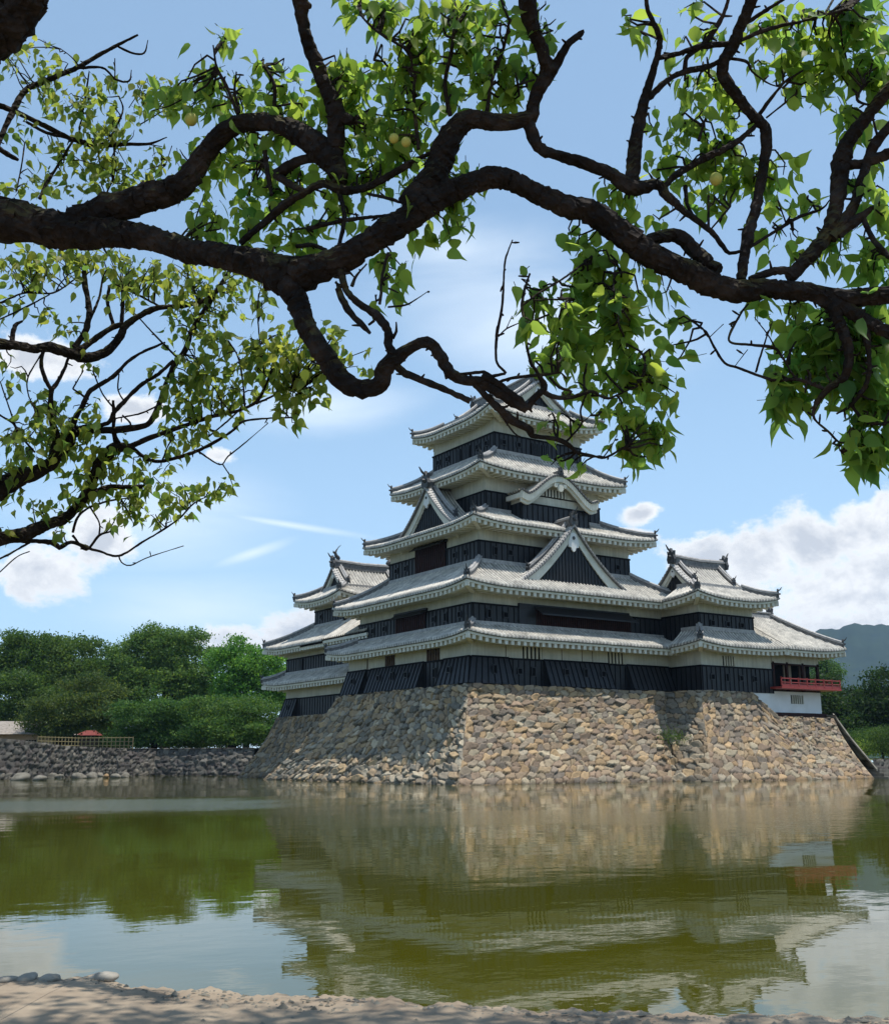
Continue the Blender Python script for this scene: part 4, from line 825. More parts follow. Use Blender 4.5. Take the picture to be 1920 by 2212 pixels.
M_fruit=mat('apricot_skin',0,.6,.25,var=((.26,.30,.06),(.46,.40,.09)),vscale=30)
M_bark=mat('bark',0,.9,.15,var=((.006,.005,.0045),(.040,.030,.025),(.016,.012,.010)),vscale=9,bump=.05,bscale=22,extra=bark_extra)
GR=(.020,.050,.012),(.085,.135,.030)
def tb_(sx,dep): p=PT(sx,1640,dep); return (p[0],p[1],2.4)
def T(sx,dep,cr,label,**k):
    # crowns given as (bearing x, height y, half width, half height) in bearings at that distance
    s=dep/F; C=[((a-sx)*s,dy,(1640-b)*s+CAM[2]-2.4,ra*s,rb*s) for a,b,ra,rb,dy in cr]
    base=tb_(sx,dep); return far_tree(k.pop('name','broadleaf_tree'),base,max(c[2] for c in C),C,label,**k)
T(70,135,[(60,1450,95,70,0),(110,1420,80,60,2),(10,1440,80,70,0),(150,1460,50,50,-1),(40,1520,100,60,-3)],'big rounded dark tree at the left edge beyond the far moat wall',c0=(.015,.040,.009),c1=(.058,.10,.022),seed=2)
T(350,140,[(350,1410,70,60,0),(300,1440,75,65,0),(400,1440,70,60,0),(265,1470,50,60,-2),(350,1500,95,70,-1),(365,1385,30,30,0)],'tallest spreading tree, in the middle of the left-hand group',c0=(.020,.050,.013),c1=(.078,.135,.032),seed=3)
T(530,130,[(520,1430,48,45,0),(560,1450,50,50,0),(490,1460,45,50,0),(540,1500,75,60,0),(600,1480,40,50,2)],'bright green tree beside the left end of the castle',c0=(.025,.075,.012),c1=(.085,.18,.03),seed=4)
T(150,118,[(150,1545,70,38,0),(90,1560,60,30,0),(210,1530,60,40,0),(180,1500,60,40,2)],'olive-brown tree in front, above the pavilion roof',c0=(.017,.038,.010),c1=(.060,.085,.022),seed=5,leaf=.28)
T(330,112,[(300,1560,60,35,0),(350,1545,60,30,0),(280,1595,45,16,0),(390,1575,50,30,0)],'low layered tree over the wall in the middle of the left bank',c0=(.016,.046,.012),c1=(.05,.10,.024),seed=6,leaf=.26,flat=.35)
T(500,108,[(500,1560,60,38,0),(460,1530,55,30,1),(550,1545,45,45,0),(520,1590,50,26,-1),(440,1580,40,22,0)],'layered light green tree overhanging the wall next to the castle',c0=(.018,.052,.012),c1=(.068,.12,.028),seed=7,leaf=.26,flat=.35)
T(230,150,[(225,1490,70,60,0),(200,1540,90,70,0),(60,1560,120,60,0),(420,1560,120,70,0)],'dark tree filling the gap behind the left-hand trees',c0=(.010,.026,.006),c1=(.035,.065,.014),seed=8)
T(612,150,[(610,1410,20,14,0),(640,1405,14,10,0)],'distant tree top just above the small keep roof',c0=(.02,.04,.015),c1=(.05,.08,.03),seed=9,trunkr=.2)
T(320,116,[(290,1598,40,22,0),(350,1596,45,22,0),(420,1598,40,20,0)],'low dark undergrowth on the wall below the layered tree',c0=(.008,.02,.006),c1=(.025,.05,.012),seed=21,leaf=.22,name='undergrowth',cat='shrub',trunkr=.12,group='undergrowth on the far bank')
T(500,112,[(470,1596,40,22,0),(530,1598,45,22,0),(580,1596,40,22,0),(420,1598,40,20,2)],'low dark undergrowth on the wall next to the castle base',c0=(.008,.02,.006),c1=(.025,.05,.012),seed=22,leaf=.22,name='undergrowth',cat='shrub',trunkr=.12,group='undergrowth on the far bank')
T(215,132,[(170,1595,50,22,0),(230,1590,45,24,0),(280,1596,40,20,0),(100,1590,60,22,4),(20,1590,60,25,6)],'dark undergrowth behind the fence and pavilion',c0=(.008,.02,.006),c1=(.025,.05,.012),seed=23,leaf=.25,name='undergrowth',cat='shrub',trunkr=.12,group='undergrowth on the far bank')
RG='trees at the right edge'
T(1870,100,[(1840,1612,40,26,0),(1890,1610,40,26,0),(1930,1610,40,26,0)],'dark undergrowth behind the garden shrubs at the right',c0=(.008,.02,.006),c1=(.03,.06,.012),seed=24,leaf=.2,name='undergrowth',cat='shrub',trunkr=.12,group='undergrowth on the far bank')
T(1800,118,[(1790,1535,50,52,0),(1835,1530,45,45,0),(1800,1480,26,26,2),(1850,1575,60,45,0)],'dark green tree just right of the castle end',c0=(.007,.018,.006),c1=(.026,.048,.014),seed=11,group=RG)
T(1900,110,[(1885,1535,50,50,0),(1930,1495,55,55,0),(1880,1585,60,40,0),(1950,1560,70,60,0)],'tall dark tree cut by the right edge',c0=(.006,.016,.005),c1=(.022,.044,.012),seed=12,group=RG)
T(1795,160,[(1770,1470,40,40,0),(1790,1440,25,26,0),(1760,1520,50,50,0)],'pale green distant tree against the mountain',c0=(.02,.05,.016),c1=(.06,.11,.035),seed=13,group=RG)
def gpt(sx,dep): p=PT(sx,1640,dep); return (p[0],p[1],1.3)
for sx,dep,cr,nn_,lb,c0_,c1_ in ((1868,84,[(0,0,.5,1.0,.7),(1.3,.3,.5,1.0,.7),(2.4,0,.5,.9,.7)],220,'clipped bright green shrubs on the garden shore right of the base',(.03,.07,.01),(.12,.17,.03)),
    (1908,78,[(0,0,.9,1.1,1.2),(1.2,.4,1.0,1.1,1.3)],200,'darker rounded shrub at the right edge beside the landing steps',(.010,.028,.008),(.035,.065,.015)),
    (1850,95,[(0,0,1.0,1.6,1.2),(2.5,1,1.2,1.6,1.3)],160,'taller mid-green shrub behind the sloping coping of the right base',(.015,.04,.01),(.05,.09,.02))):
    far_tree('shrub',gpt(sx,dep),1.8,cr,lb,'shrub',n=nn_,leaf=.13,c0=c0_,c1=c1_,seed=int(sx),group='garden shrubs',trunkr=.06)
far_tree('wall_weed',(12.9,-3.7,2.0),.9,[(0,0,.5,.55,.5)],'small green weed growing in the stone corner between keep and turret bases','plant',n=260,leaf=.12,c0=(.02,.05,.01),c1=(.07,.11,.02),seed=16,group=None,trunkr=.03)
# mountain
def mountain():
    M_mt=mat('forest_slope',0,.95,.1,var=((.008,.018,.010),(.020,.036,.016)),vscale=.02,bump=.0)
    D=2600; nx,ny=140,40; P=np.zeros((nx,ny,3)); rg=np.random.default_rng(5)
    xs=np.linspace(1500,2700,nx); prof=np.interp(xs,[1500,1680,1740,1766,1800,1835,1860,1900,1960,2080,2300,2700],[1600,1470,1400,1372,1363,1360,1352,1351,1356,1330,1380,1470])
    prof=prof+2.*np.sin(xs*.09)+1.5*np.sin(xs*.23+1)
    for i,sx in enumerate(xs):
        for j in range(ny):
            v=j/(ny-1); dep=D-900*(1-v)**1.0; zt=(1640-prof[i])*D/F+CAM[2]; p=PT(sx,1640,dep)
            rid=.93+.05*math.sin(i*.35+j*.3)+.02*math.sin(i*.9-j*.5)
            z=zt*(v**1.2)*(rid+(1-rid)*v**6); P[i,j]=(p[0],p[1],max(0.6,z) if j else -1)
    tag(npmesh('mountain',P.reshape(-1,3),gridfaces(nx,ny),M_mt,None,True),kind='structure')
mountain()
# ================================================================ NEAR FRUIT TREES (bearings traced, every point at its own distance)
def dA(sx,sy): return 3.95-.45*sx/1920+.16*math.sin(sx*.004+1)+.12*math.sin(sy*.006)
def dB(sx,sy): return 6.4+.45*math.sin(sx*.005)+.35*math.sin(sy*.0045+1)
ZO={1:(0,0,.3571),2:(640,0,.3571),3:(1280,0,.3571),4:(0,600,.3571),5:(540,540,.3237),6:(1040,480,.2808),7:(1400,540,.2902),0:(0,0,1.0714)}
def crom(P,per):
    P=np.array(P,float); P=np.concatenate([[2*P[0]-P[1]],P,[2*P[-1]-P[-2]]]); out=[]
    for i in range(1,len(P)-2):
        n=max(2,int(np.linalg.norm(P[i+1,:2]-P[i,:2])/per))
        for k in range(n):
            t=k/n; out.append(.5*((2*P[i])+(-P[i-1]+P[i+1])*t+(2*P[i-1]-5*P[i]+4*P[i+1]-P[i+2])*t*t+(-P[i-1]+3*P[i]-3*P[i+1]+P[i+2])*t**3))
    out.append(P[-2]); return np.array(out)
class Tree:
    def __init__(s,name,base,label,dep,group=None):
        s.t=thing(name,base,label,'tree',group); s.dep=dep; s.samples=[]; s.tw=MB(); s.twn=0
    def limb(s,z,pts,name='limb',rmul=.92,knob=.12):
        ox,oy,k=ZO[z]; Q=[(ox+p[0]*k,oy+p[1]*k,(p[2] if len(p)>2 else pts[0][2])*k) for p in pts]
        C=crom(Q,6 if Q[0][2]<9 else 7); P=[];Rr=[]
        rnd=np.random.default_rng(int(abs(Q[0][0]*7+Q[0][1]*3))); ph=rnd.uniform(0,6,4)
        for i,(x,y,r) in enumerate(C):
            d=s.dep(x,y); r=max(r,1.0)*d/F*rmul; P.append(PT(x,y,d)+rnd.normal(0,.06*r,3)); Rr.append(r)
        big=Rr[0]>.02; sides=30 if Rr[0]>.045 else (20 if big else 8)
        m=MB(); n0=0; m.tube(P,Rr,sides,True,0)
        V=np.array(m.v); cen=np.repeat(np.array(P),sides,axis=0); rr=np.repeat(np.array(Rr),sides)
        nd=V-cen; nl=np.linalg.norm(nd,axis=1,keepdims=True)+1e-9; nd/=nl
        kk=V*(1/.05); a=np.sin(kk[:,0]*1.1+ph[0]+1.5*np.sin(kk[:,2]*.7))*np.sin(kk[:,1]*1.3+ph[1])+.6*np.sin(kk[:,2]*2.1+kk[:,0]*1.7+ph[2])+.5*np.sin(kk[:,0]*5.1+kk[:,1]*4.3+ph[3])*np.sin(kk[:,2]*5.7)+rnd.normal(0,.6,len(V))
        V=V+nd*(rr*knob*(.7 if big else .9)*a)[:,None]; m.v=[tuple(x) for x in V]
        for p,r in zip(P,Rr): s.samples.append((*p,r))
        # spurs and stubs
        L=len(P)
        for _ in range(int(L*.14) if Rr[0]<.03 else int(L*.05)):
            i=rnd.integers(0,L); dr=rnd.normal(0,1,3); dr/=np.linalg.norm(dr); ln=rnd.uniform(.008,.032)
            e=P[i]+dr*(Rr[i]+ln); m.tube([P[i],P[i]+dr*(Rr[i]+ln*.5),e],[min(.006,Rr[i]*.6),.004,.0025],5)
        m.build(name,M_bark,s.t,False)
    def foliage(s,cl,smin,smax,matr,seed,dens=1.,tone=.5,spread=.55,depf=None,back=.0,name='foliage'):
        rg=np.random.default_rng(seed); S=np.array(s.samples); tw=MB(); VV=[];TT=[];CC=[];n0=0
        base=np.array([(0,0,0),(-.22,.12,.05),(-.31,.34,.08),(-.21,.60,.06),(-.07,.80,.0),(0,1.05,-.10),(.07,.80,.0),(.21,.60,.06),(.31,.34,.08),(.22,.12,.05),(0,.34,0),(0,.62,-.02)])
        tri=np.array([(0,10,1),(1,10,2),(2,10,3),(3,10,11),(3,11,4),(4,11,5),(0,9,10),(9,8,10),(8,7,10),(7,11,10),(7,6,11),(6,5,11)])
        for c in cl:
            cx,cy,rx,ry,n=c[:5]; sc_=c[5] if len(c)>5 else 1.; tn=c[6] if len(c)>6 else tone
            cx,cy,rx,ry=[q*1.0714 for q in(cx,cy,rx,ry)]; d0=(depf or s.dep)(cx,cy); ctr=PT(cx,cy,d0); d0=d0+back
            n=int(n*dens)
            # twigs reach from the nearest wood into the cluster
            k=max(2,n//7); ends=[]
            dd=np.linalg.norm(S[:,:3]-ctr,axis=1); near=S[np.argsort(dd)[:25]]
            for _ in range(k):
                x=cx+rx*rg.uniform(-.9,.9); y=cy+ry*rg.uniform(-.9,.7); e=PT(x,y,d0+rg.normal(0,spread*rx*d0/F))
                j=np.argmin(np.linalg.norm(near[:,:3]-e,axis=1)+rg.uniform(0,.06,len(near))); b=near[j,:3]; md=(b+e)/2+rg.normal(0,.018,3)+np.array([0,0,.02]); q1=b+(md-b)*.5+rg.normal(0,.008,3)
                tw.tube([b,q1,md,(md+e)/2+rg.normal(0,.008,3),e],[.0045,.004,.0034,.0028,.0016],5)
                ends.append((md,e))
            for _ in range(n):
                if rg.random()<.68:
                    md,e=ends[rg.integers(len(ends))]; f_=rg.uniform(.15,1.05); p=md+(e-md)*f_+rg.normal(0,.022,3)*d0/3.8
                else:
                    a=rg.uniform(0,2*math.pi); q=math.sqrt(rg.random()); x=cx+rx*q*math.cos(a); y=cy+ry*q*math.sin(a); p=PT(x,y,d0+rg.normal(0,spread*rx*d0/F))
                l=smin+(smax-smin)*rg.random()**.8; l*=sc_*(1 if rg.random()>.15 else .6)
                ax=rg.normal(0,1,3)*.62+np.array([0,0,-.85]); ax/=np.linalg.norm(ax)
                up=rg.normal(0,1,3)+np.array([0,0,.9]); up-=ax*np.dot(up,ax); up/=np.linalg.norm(up)+1e-9; sd_=np.cross(ax,up)
                b=base.copy(); b[:,2]+= -rg.uniform(0,.30)*b[:,1]**2; b[:,0]*=rg.uniform(.85,1.15); b[:,2]*=rg.uniform(.3,2.0)
                V=p+l*(b[:,0:1]*sd_+b[:,1:2]*ax+b[:,2:3]*up); VV.append(V); TT.append(tri+n0); n0+=12
                CC.append(np.full(12,np.clip(rg.normal(tn,.22),0,1)))
                if rg.random()<.5: tw.tube([p,p-ax*l*.28+rg.normal(0,.003,3)],[.0013,.0013],4)
        tw.build('twigs',M_bark,s.t)
        C=np.concatenate(CC)[:,None]*np.ones(3); npmesh(name,np.concatenate(VV),np.concatenate(TT),matr,s.t,True,C)
def dAt(a,b): p=PT(a,b,dA(a,b)); return p
bA=PT(-1050,2380,4.2); bA=(bA[0],bA[1],.22)
A=Tree('apricot_tree',bA,'big near apricot tree whose thick dark boughs arch right across the picture',dA)
# trunk
A.limb(0,[(-985,2230,120),(-960,1900,105),(-900,1500,98),(-780,1050,90),(-600,740,84),(-420,560,72),(-240,470,62),(-83,443,50)],'trunk')
A.limb(0,[(-600,740,70),(-380,420,60),(-180,230,52),(-50,100,50),(20,40,46),(66,-27,43),(120,-110,38)])
A.limb(1,[(-250,1330,150),(0,1320,138),(250,1370,122),(480,1400,110),(720,1420,88),(900,1440,78),(1100,1500,76),(1300,1545,80),(1480,1570,92),(1620,1620,105),(1755,1690,100)])
A.limb(1,[(420,1360,110),(620,1290,98),(800,1220,92),(980,1170,86),(1110,1110,78),(1190,1000,66),(1290,870,62),(1400,770,58),(1560,735,58),(1720,760,66),(1850,830,76),(1950,920,78),(2020,1000,70),(2050,1070,56),(2050,1110,40)])
A.limb(0,[(540,545,38),(600,550,36),(670,530,30),(740,492,28),(810,447,28),(880,402,26),(945,370,24),(1010,358,22),(1060,378,22),(1130,410,24),(1200,434,28),(1260,478,29),(1320,518,28),(1380,546,27),(1440,572,27),(1500,586,24),(1560,582,21),(1640,590,19),(1720,600,19),(1800,590,20),(1900,570,20),(2050,600,18)])
A.limb(0,[(560,545,36),(590,590,27),(615,650,22),(650,710,22),(690,765,22),(730,785,20),(764,775,18),(776,745,18),(798,722,18),(830,700,12),(860,690,12),(885,712,12),(902,744,13),(930,765,12),(965,770,11),(1000,788,10),(1035,812,9),(1062,826,8)])
A.limb(6,[(0,1180,36),(100,1235,34),(200,1305,34),(290,1370,34),(360,1440,28)]); A.limb(6,[(350,1440,28),(400,1360,28),(480,1280,30),(470,1230,28),(430,1160,18),(370,1050,14),(340,900,12),(320,720,12),(310,640,12),(330,520,11),(370,395,10)])
A.limb(6,[(-60,1230,36),(30,1330,32),(120,1420,34),(250,1530,36),(370,1600,36),(390,1640,28),(480,1655,20),(580,1670,20),(670,1710,20),(730,1765,13),(850,1795,12),(950,1812,10),(1080,1740,7),(1140,1700,4)])
A.limb(6,[(120,1230,14),(250,1195,15),(380,1180,14),(500,1170,14),(610,1155,10)]); A.limb(6,[(450,1290,22),(560,1345,20),(700,1342,17),(850,1300,14),(900,1330,12),(980,1355,12),(1040,1330,8),(1180,1270,4)])
A.limb(6,[(520,1190,9),(600,1270,11),(690,1300,12),(650,1340,12)]); A.limb(6,[(50,1190,14),(150,1170,13),(185,1155,12),(120,1080,12),(112,940,12),(122,830,12),(150,700,11),(165,560,9),(178,320,8),(205,220,7),(238,135,5)])
A.limb(6,[(310,640,10),(440,545,9),(600,450,9),(740,350,9),(845,260,6)]); A.limb(6,[(400,600,6),(560,592,6),(690,595,5)]); A.limb(6,[(130,880,6),(190,820,6),(310,765,4)]); A.limb(6,[(190,820,4),(235,720,3)])
A.limb(6,[(810,1310,8),(760,1450,9),(770,1550,9),(660,1680,9)]); A.limb(6,[(770,1545,6),(890,1440,3)]); A.limb(6,[(940,1805,6),(1000,1720,5),(1040,1640,3)]); A.limb(6,[(1055,790,8),(1045,640,8),(1015,500,7),(1030,300,7)]); A.limb(6,[(130,1460,7),(250,1620,7),(300,1650,6)]); A.limb(6,[(1180,1270,4),(1240,1160,4),(1260,1040,3)])
A.limb(5,[(960,760,32),(1020,810,28),(1100,850,26),(1300,930,24),(1470,1010,24)]); A.limb(5,[(600,120,22),(620,200,26),(650,280,28),(720,350,28),(800,400,28),(860,450,36),(920,540,33),(925,640,34),(965,700,40)])
A.limb(5,[(590,260,28),(610,320,26),(680,430,22),(750,500,22),(800,555,13)]); A.limb(5,[(790,500,10),(830,470,10)]); A.limb(5,[(680,240,14),(710,170,10),(780,90,5)]); A.limb(5,[(640,220,6),(630,130,6)]); A.limb(5,[(865,360,10),(875,250,10),(880,180,12),(920,20,12)])
A.limb(5,[(920,380,8),(1040,365,7),(1120,320,4),(1180,280,3)]); A.limb(5,[(950,590,14),(975,540,10),(975,480,5)]); A.limb(5,[(570,215,8),(610,240,14),(650,250,16)]); A.limb(5,[(1300,840,22),(1400,830,14),(1560,815,14),(1610,850,16)])
A.limb(2,[(20,-80,58),(25,0,50),(35,110,42),(75,260,44),(130,400,48),(175,520,46),(225,640,60),(245,750,58),(235,880,58),(230,1040,50)]); A.limb(2,[(0,20,30),(60,30,34),(90,35,14)]); A.limb(2,[(230,680,40),(310,720,40),(350,730,22)])
A.limb(2,[(700,1230,95),(800,1120,86),(870,980,84),(905,880,82),(960,780,76),(1060,715,62),(1200,738,58),(1330,730,52),(1420,700,50),(1430,640,42),(1460,550,42),(1520,440,46),(1490,310,42),(1430,170,46),(1400,50,58),(1400,-80,60)])
A.limb(2,[(1530,440,40),(1580,370,32),(1640,270,24),(1720,200,20),(1725,180,14)]); A.limb(2,[(1400,710,44),(1430,820,40),(1480,900,36),(1560,930,34),(1700,970,38),(1800,1010,38),(1900,1050,42),(2000,1120,52),(2080,1135,46),(2180,1115,38),(2240,1180,34),(2330,1260,22),(2420,1330,20),(2510,1400,18),(2580,1490,16),(2620,1530,13),(2700,1515,10)])
A.limb(2,[(-340,1470,20),(-200,1350,28),(-60,1230,30),(60,1160,26),(160,1110,26),(300,1150,28),(450,1120,24),(600,1040,22),(720,970,22),(830,915,14)]); A.limb(2,[(-120,1060,40),(-40,1000,34),(60,960,30),(150,960,24)]); A.limb(2,[(60,1160,20),(-60,1100,26),(-120,1060,30)])
A.limb(2,[(-200,830,14),(-180,1000,18),(-150,1180,12)]); A.limb(2,[(240,1100,16),(290,1300,16),(260,1480,14),(250,1560,14)]); A.limb(2,[(0,1490,14),(90,1480,14),(180,1510,12)]); A.limb(2,[(80,1380,12),(300,1330,14),(560,1300,10),(640,1280,8)]); A.limb(2,[(430,1170,12),(560,1200,12),(650,1230,10)])
A.limb(2,[(700,430,10),(690,320,10),(640,280,10),(480,180,9),(380,80,6)]); A.limb(2,[(740,900,14),(710,600,12),(720,450,12)]); A.limb(2,[(470,360,8),(495,250,3)]); A.limb(2,[(1340,510,8),(1440,480,8)])
A.limb(3,[(240,1130,48),(250,950,44),(275,780,40),(310,610,34),(350,480,24),(385,360,20),(405,240,22),(375,150,18),(335,60,15),(320,-40,14)]); A.limb(3,[(340,590,20),(450,485,20),(560,430,20),(700,400,18),(800,350,15)])
A.limb(3,[(395,350,15),(540,315,18),(660,278,20),(800,262,18),(900,240,14),(1000,195,13),(1150,150,12),(1250,130,9),(1400,90,8),(1560,45,8)]); A.limb(3,[(555,420,14),(575,340,14),(660,275,16),(750,160,18),(800,60,15),(830,-40,14)])
A.limb(3,[(985,-80,42),(940,50,36),(890,170,34),(850,270,38),(790,370,38),(790,460,38),(870,570,35),(960,690,34),(1040,770,36),(1050,890,34),(1020,1080,32),(990,1250,34),(940,1420,36),(910,1600,34),(900,1690,34)])
A.limb(3,[(910,150,14),(1040,65,12),(1160,-10,11)]); A.limb(3,[(1010,740,14),(850,870,20),(650,970,22),(500,1060,22),(430,1130,20)]); A.limb(3,[(1000,700,12),(1080,590,12),(1165,490,8)]); A.limb(3,[(1050,710,7),(1220,575,7)]); A.limb(3,[(820,350,10),(930,370,10),(965,430,8),(1060,500,6),(1150,530,3)])
A.limb(3,[(1190,1680,40),(1260,1600,44),(1380,1470,48),(1450,1340,46),(1490,1150,50),(1500,990,56),(1550,850,46),(1670,690,40),(1800,530,44),(1920,420,44)]); A.limb(3,[(1440,1440,40),(1520,1340,38),(1580,1240,34),(1635,1060,34),(1700,880,34),(1800,760,30),(1900,650,28)]); A.limb(3,[(1520,1000,40),(1650,985,30),(1800,925,34),(1920,900,34)])
A.limb(3,[(1480,1420,34),(1600,1330,34),(1690,1255,18)]); A.limb(3,[(950,1495,10),(1100,1400,12),(1250,1310,12),(1380,1265,8),(1440,1200,4)]); A.limb(3,[(1170,1350,5),(1120,1210,5)]); A.limb(3,[(1640,1330,20),(1700,1450,18),(1800,1560,16)]); A.limb(3,[(330,1460,40),(430,1425,42),(520,1425,50),(620,1520,52),(750,1640,52)]); A.limb(3,[(950,1690,22),(1100,1640,26),(1230,1640,30)])
A.limb(3,[(560,1120,14),(570,1230,12),(600,1290,10)]); A.limb(3,[(700,1180,8),(700,1370,10)]); A.limb(3,[(830,1250,7),(720,1380,7)]); A.limb(3,[(690,690,8),(640,850,10)]); A.limb(3,[(1640,510,10),(1600,600,10),(1690,640,6)]); A.limb(3,[(1690,700,8),(1730,850,9)])
A.limb(7,[(1250,330,60),(1350,400,58),(1420,530,45),(1490,740,38),(1480,900,34),(1420,980,30),(1330,1040,28),(1240,1170,18),(1240,1260,10),(1340,1350,10),(1420,1430,8),(1490,1430,5)]); A.limb(7,[(1420,1430,6),(1425,1490,5),(1460,1525,4)])
A.limb(7,[(1300,350,60),(1480,440,56),(1640,540,56),(1850,640,56)]); A.limb(7,[(1650,900,22),(1600,1040,18),(1500,1160,14),(1400,1220,8)]); A.limb(7,[(1510,1155,12),(1600,1260,14),(1680,1290,12),(1750,1300,8)]); A.limb(7,[(1620,560,30),(1640,760,24),(1650,900,22)])
A.limb(7,[(745,400,8),(690,470,10),(600,670,11),(770,705,11),(930,725,13),(990,785,9),(1060,900,8),(1100,960,12)]); A.limb(7,[(925,530,5),(860,710,7),(800,910,9)]); A.limb(7,[(380,578,4),(430,605,7),(490,720,9),(570,840,10),(680,880,10),(840,940,11),(960,970,12),(1120,965,14),(1330,1040,16)]); A.limb(7,[(460,645,4),(560,550,3)]); A.limb(7,[(790,500,4),(890,630,5),(940,720,7)]); A.limb(7,[(640,870,4),(740,740,3)])
A.limb(1,[(1440,690,12),(1370,520,12),(1310,400,8),(1290,270,5)]); A.limb(1,[(1450,680,8),(1420,560,8),(1430,430,5)]); A.limb(2,[(930,700,14),(900,500,14),(940,300,12),(960,100,10)]); A.limb(2,[(1150,690,14),(1180,500,12),(1250,300,10),(1290,120,8)]); A.limb(1,[(1650,720,14),(1660,520,12),(1600,400,8)])
CA=[(425,90,45,35,16,1.05),(360,190,55,40,34),(330,215,40,35,20),(430,170,55,45,42),(470,220,70,45,50),(555,175,60,45,44),(600,230,50,40,34),(520,240,70,40,30),(575,130,22,22,4),(680,160,60,40,44),(730,150,60,45,48),(660,215,60,30,28),
(725,40,35,50,18),(770,20,50,40,30),(830,30,70,50,50),(900,40,80,50,56),(980,40,80,45,56),(1050,60,50,50,30),(1090,20,35,25,10),(820,110,60,50,44),(900,120,80,50,62),(980,120,80,50,64),(1050,140,45,45,30),(860,180,80,50,60),(960,190,80,45,56),(1040,200,45,28,22),(790,180,60,40,36),
(770,235,60,40,36),(840,250,60,50,40),(700,270,40,40,20),(760,300,70,40,48),(820,300,60,40,30),(700,330,50,40,34),(470,300,70,30,34),(430,345,50,40,28),(400,380,40,50,24),(440,430,70,55,46),(500,380,60,60,50),(540,320,60,60,44),(570,420,70,60,54),(630,460,60,50,40),(640,380,60,50,40),(700,400,60,50,40),(740,360,60,50,40),(520,470,60,30,26),(590,490,50,25,18),(350,330,40,40,10),
(870,330,60,40,34),(930,350,50,30,24),(880,420,60,35,34),(940,430,38,30,26),(850,470,30,30,12),(905,470,30,25,10),(850,380,50,40,24),(795,535,32,26,16),(800,570,22,30,9),(775,605,30,10,5),(690,250,60,40,24),
(1155,480,26,20,5,1.3),(1185,500,40,30,14,1.2),(1215,535,60,40,30,1.2),(1190,580,70,45,44,1.2),(1130,600,50,30,14,1.1),(1060,585,30,18,7),(1090,640,45,35,16,1.1),(1120,680,60,45,36,1.15),(1190,660,80,55,64,1.2),(1260,620,60,55,44,1.2),(1280,690,70,55,46,1.2),(1350,650,26,35,6,1.35),(1345,720,22,35,6,1.3),(1150,730,70,40,40,1.1),(1230,750,70,40,36,1.1),(1310,760,45,40,24,1.05),(1180,780,45,25,16),(1330,820,35,45,20,.95),(1280,830,50,45,30,.95),(1230,850,35,30,14,.9),(1270,900,45,30,22),(1325,880,30,40,16),(1145,865,50,18,14,.8),(1180,930,35,16,8,.8),(1125,935,16,25,5,.7),(1290,925,22,18,6,1.2),(1230,790,40,25,10,.9),(1110,850,14,12,4,.7),(1285,560,40,20,8,1.2),(1345,590,30,18,5,1.2),
(1268,50,20,30,9,1.15),(1320,60,30,20,6,1.1),(1400,40,25,30,7,1.1),(1390,95,40,25,10,1.15),(1440,50,30,25,7),(1400,190,55,45,36,1.1),(1450,210,45,45,26,1.05),(1345,270,40,40,16,1.1),(1400,280,60,50,40,1.1),(1330,320,40,30,16,1.1),(1440,330,70,50,50,1.15),(1390,350,50,40,26,1.1),(1490,340,40,50,26,1.1),(1440,400,55,35,28,1.05),(1250,400,40,30,20),(1290,440,40,25,12),(1330,430,30,30,8),(1235,385,25,20,7),(1570,350,50,22,9,1.2),(1570,400,40,40,18),(1600,410,50,30,14),(1540,380,30,40,14,1.1),(1500,480,25,25,5),(1555,490,35,30,7),(1610,490,20,40,6,1.2),
(1590,60,70,50,36,1.15),(1650,100,80,60,56,1.2),(1620,160,60,40,36,1.2),(1570,130,40,40,18,1.1),(1720,60,70,60,50,1.2,.4),(1710,140,70,50,44,1.25,.4),(1770,130,40,80,34,1.25,.35),(1540,60,40,30,12),(1700,225,40,35,8,1.45),(1730,270,40,40,14,1.2),(1700,250,20,50,6,1.5),(1760,330,40,50,14,1.2),(1740,420,60,60,28,1.15,.4),(1770,520,40,60,24,1.2,.4),(1700,500,40,50,14,1.2),(1640,540,40,30,8,1.1),(1680,480,50,40,10),
(1540,620,35,20,14,1.0),(1590,640,45,30,24,1.1),(1630,690,55,55,44,1.3,.3),(1570,760,50,40,24,1.2,.3),(1620,770,60,40,36,1.3,.3),(1590,820,40,35,14,1.45,.3),(1560,800,30,25,8,1.3,.3),(1690,720,55,60,36,1.3,.3),(1750,690,50,60,36,1.2,.3),(1690,800,40,40,16,1.2,.3),(1760,780,45,60,34,1.2,.3),(1750,870,45,50,30,1.3,.25),(1740,920,36,28,14,1.3,.25),(1785,850,30,80,30,1.2,.25),(1690,650,50,30,22,1.1,.4),(1750,620,50,30,20,1.1,.4)]+[(1740,640,60,45,40,1.2,.3),(1765,720,50,60,50,1.2,.25),(1720,760,45,50,30,1.25,.25),(1765,820,40,60,46,1.2,.2),(1770,900,36,45,36,1.25,.2),(1640,730,50,40,26,1.25,.3),(1775,560,30,50,24,1.2,.35),(1780,460,24,50,18,1.2,.35),(1330,900,30,25,12,1.),(1310,850,40,35,18,1.),(1760,40,50,60,26,1.2,.3),(1780,160,24,60,22,1.2,.3)]
A.foliage(CA,.040,.080,M_leaf,31,dens=1.06,tone=.5,back=.13)
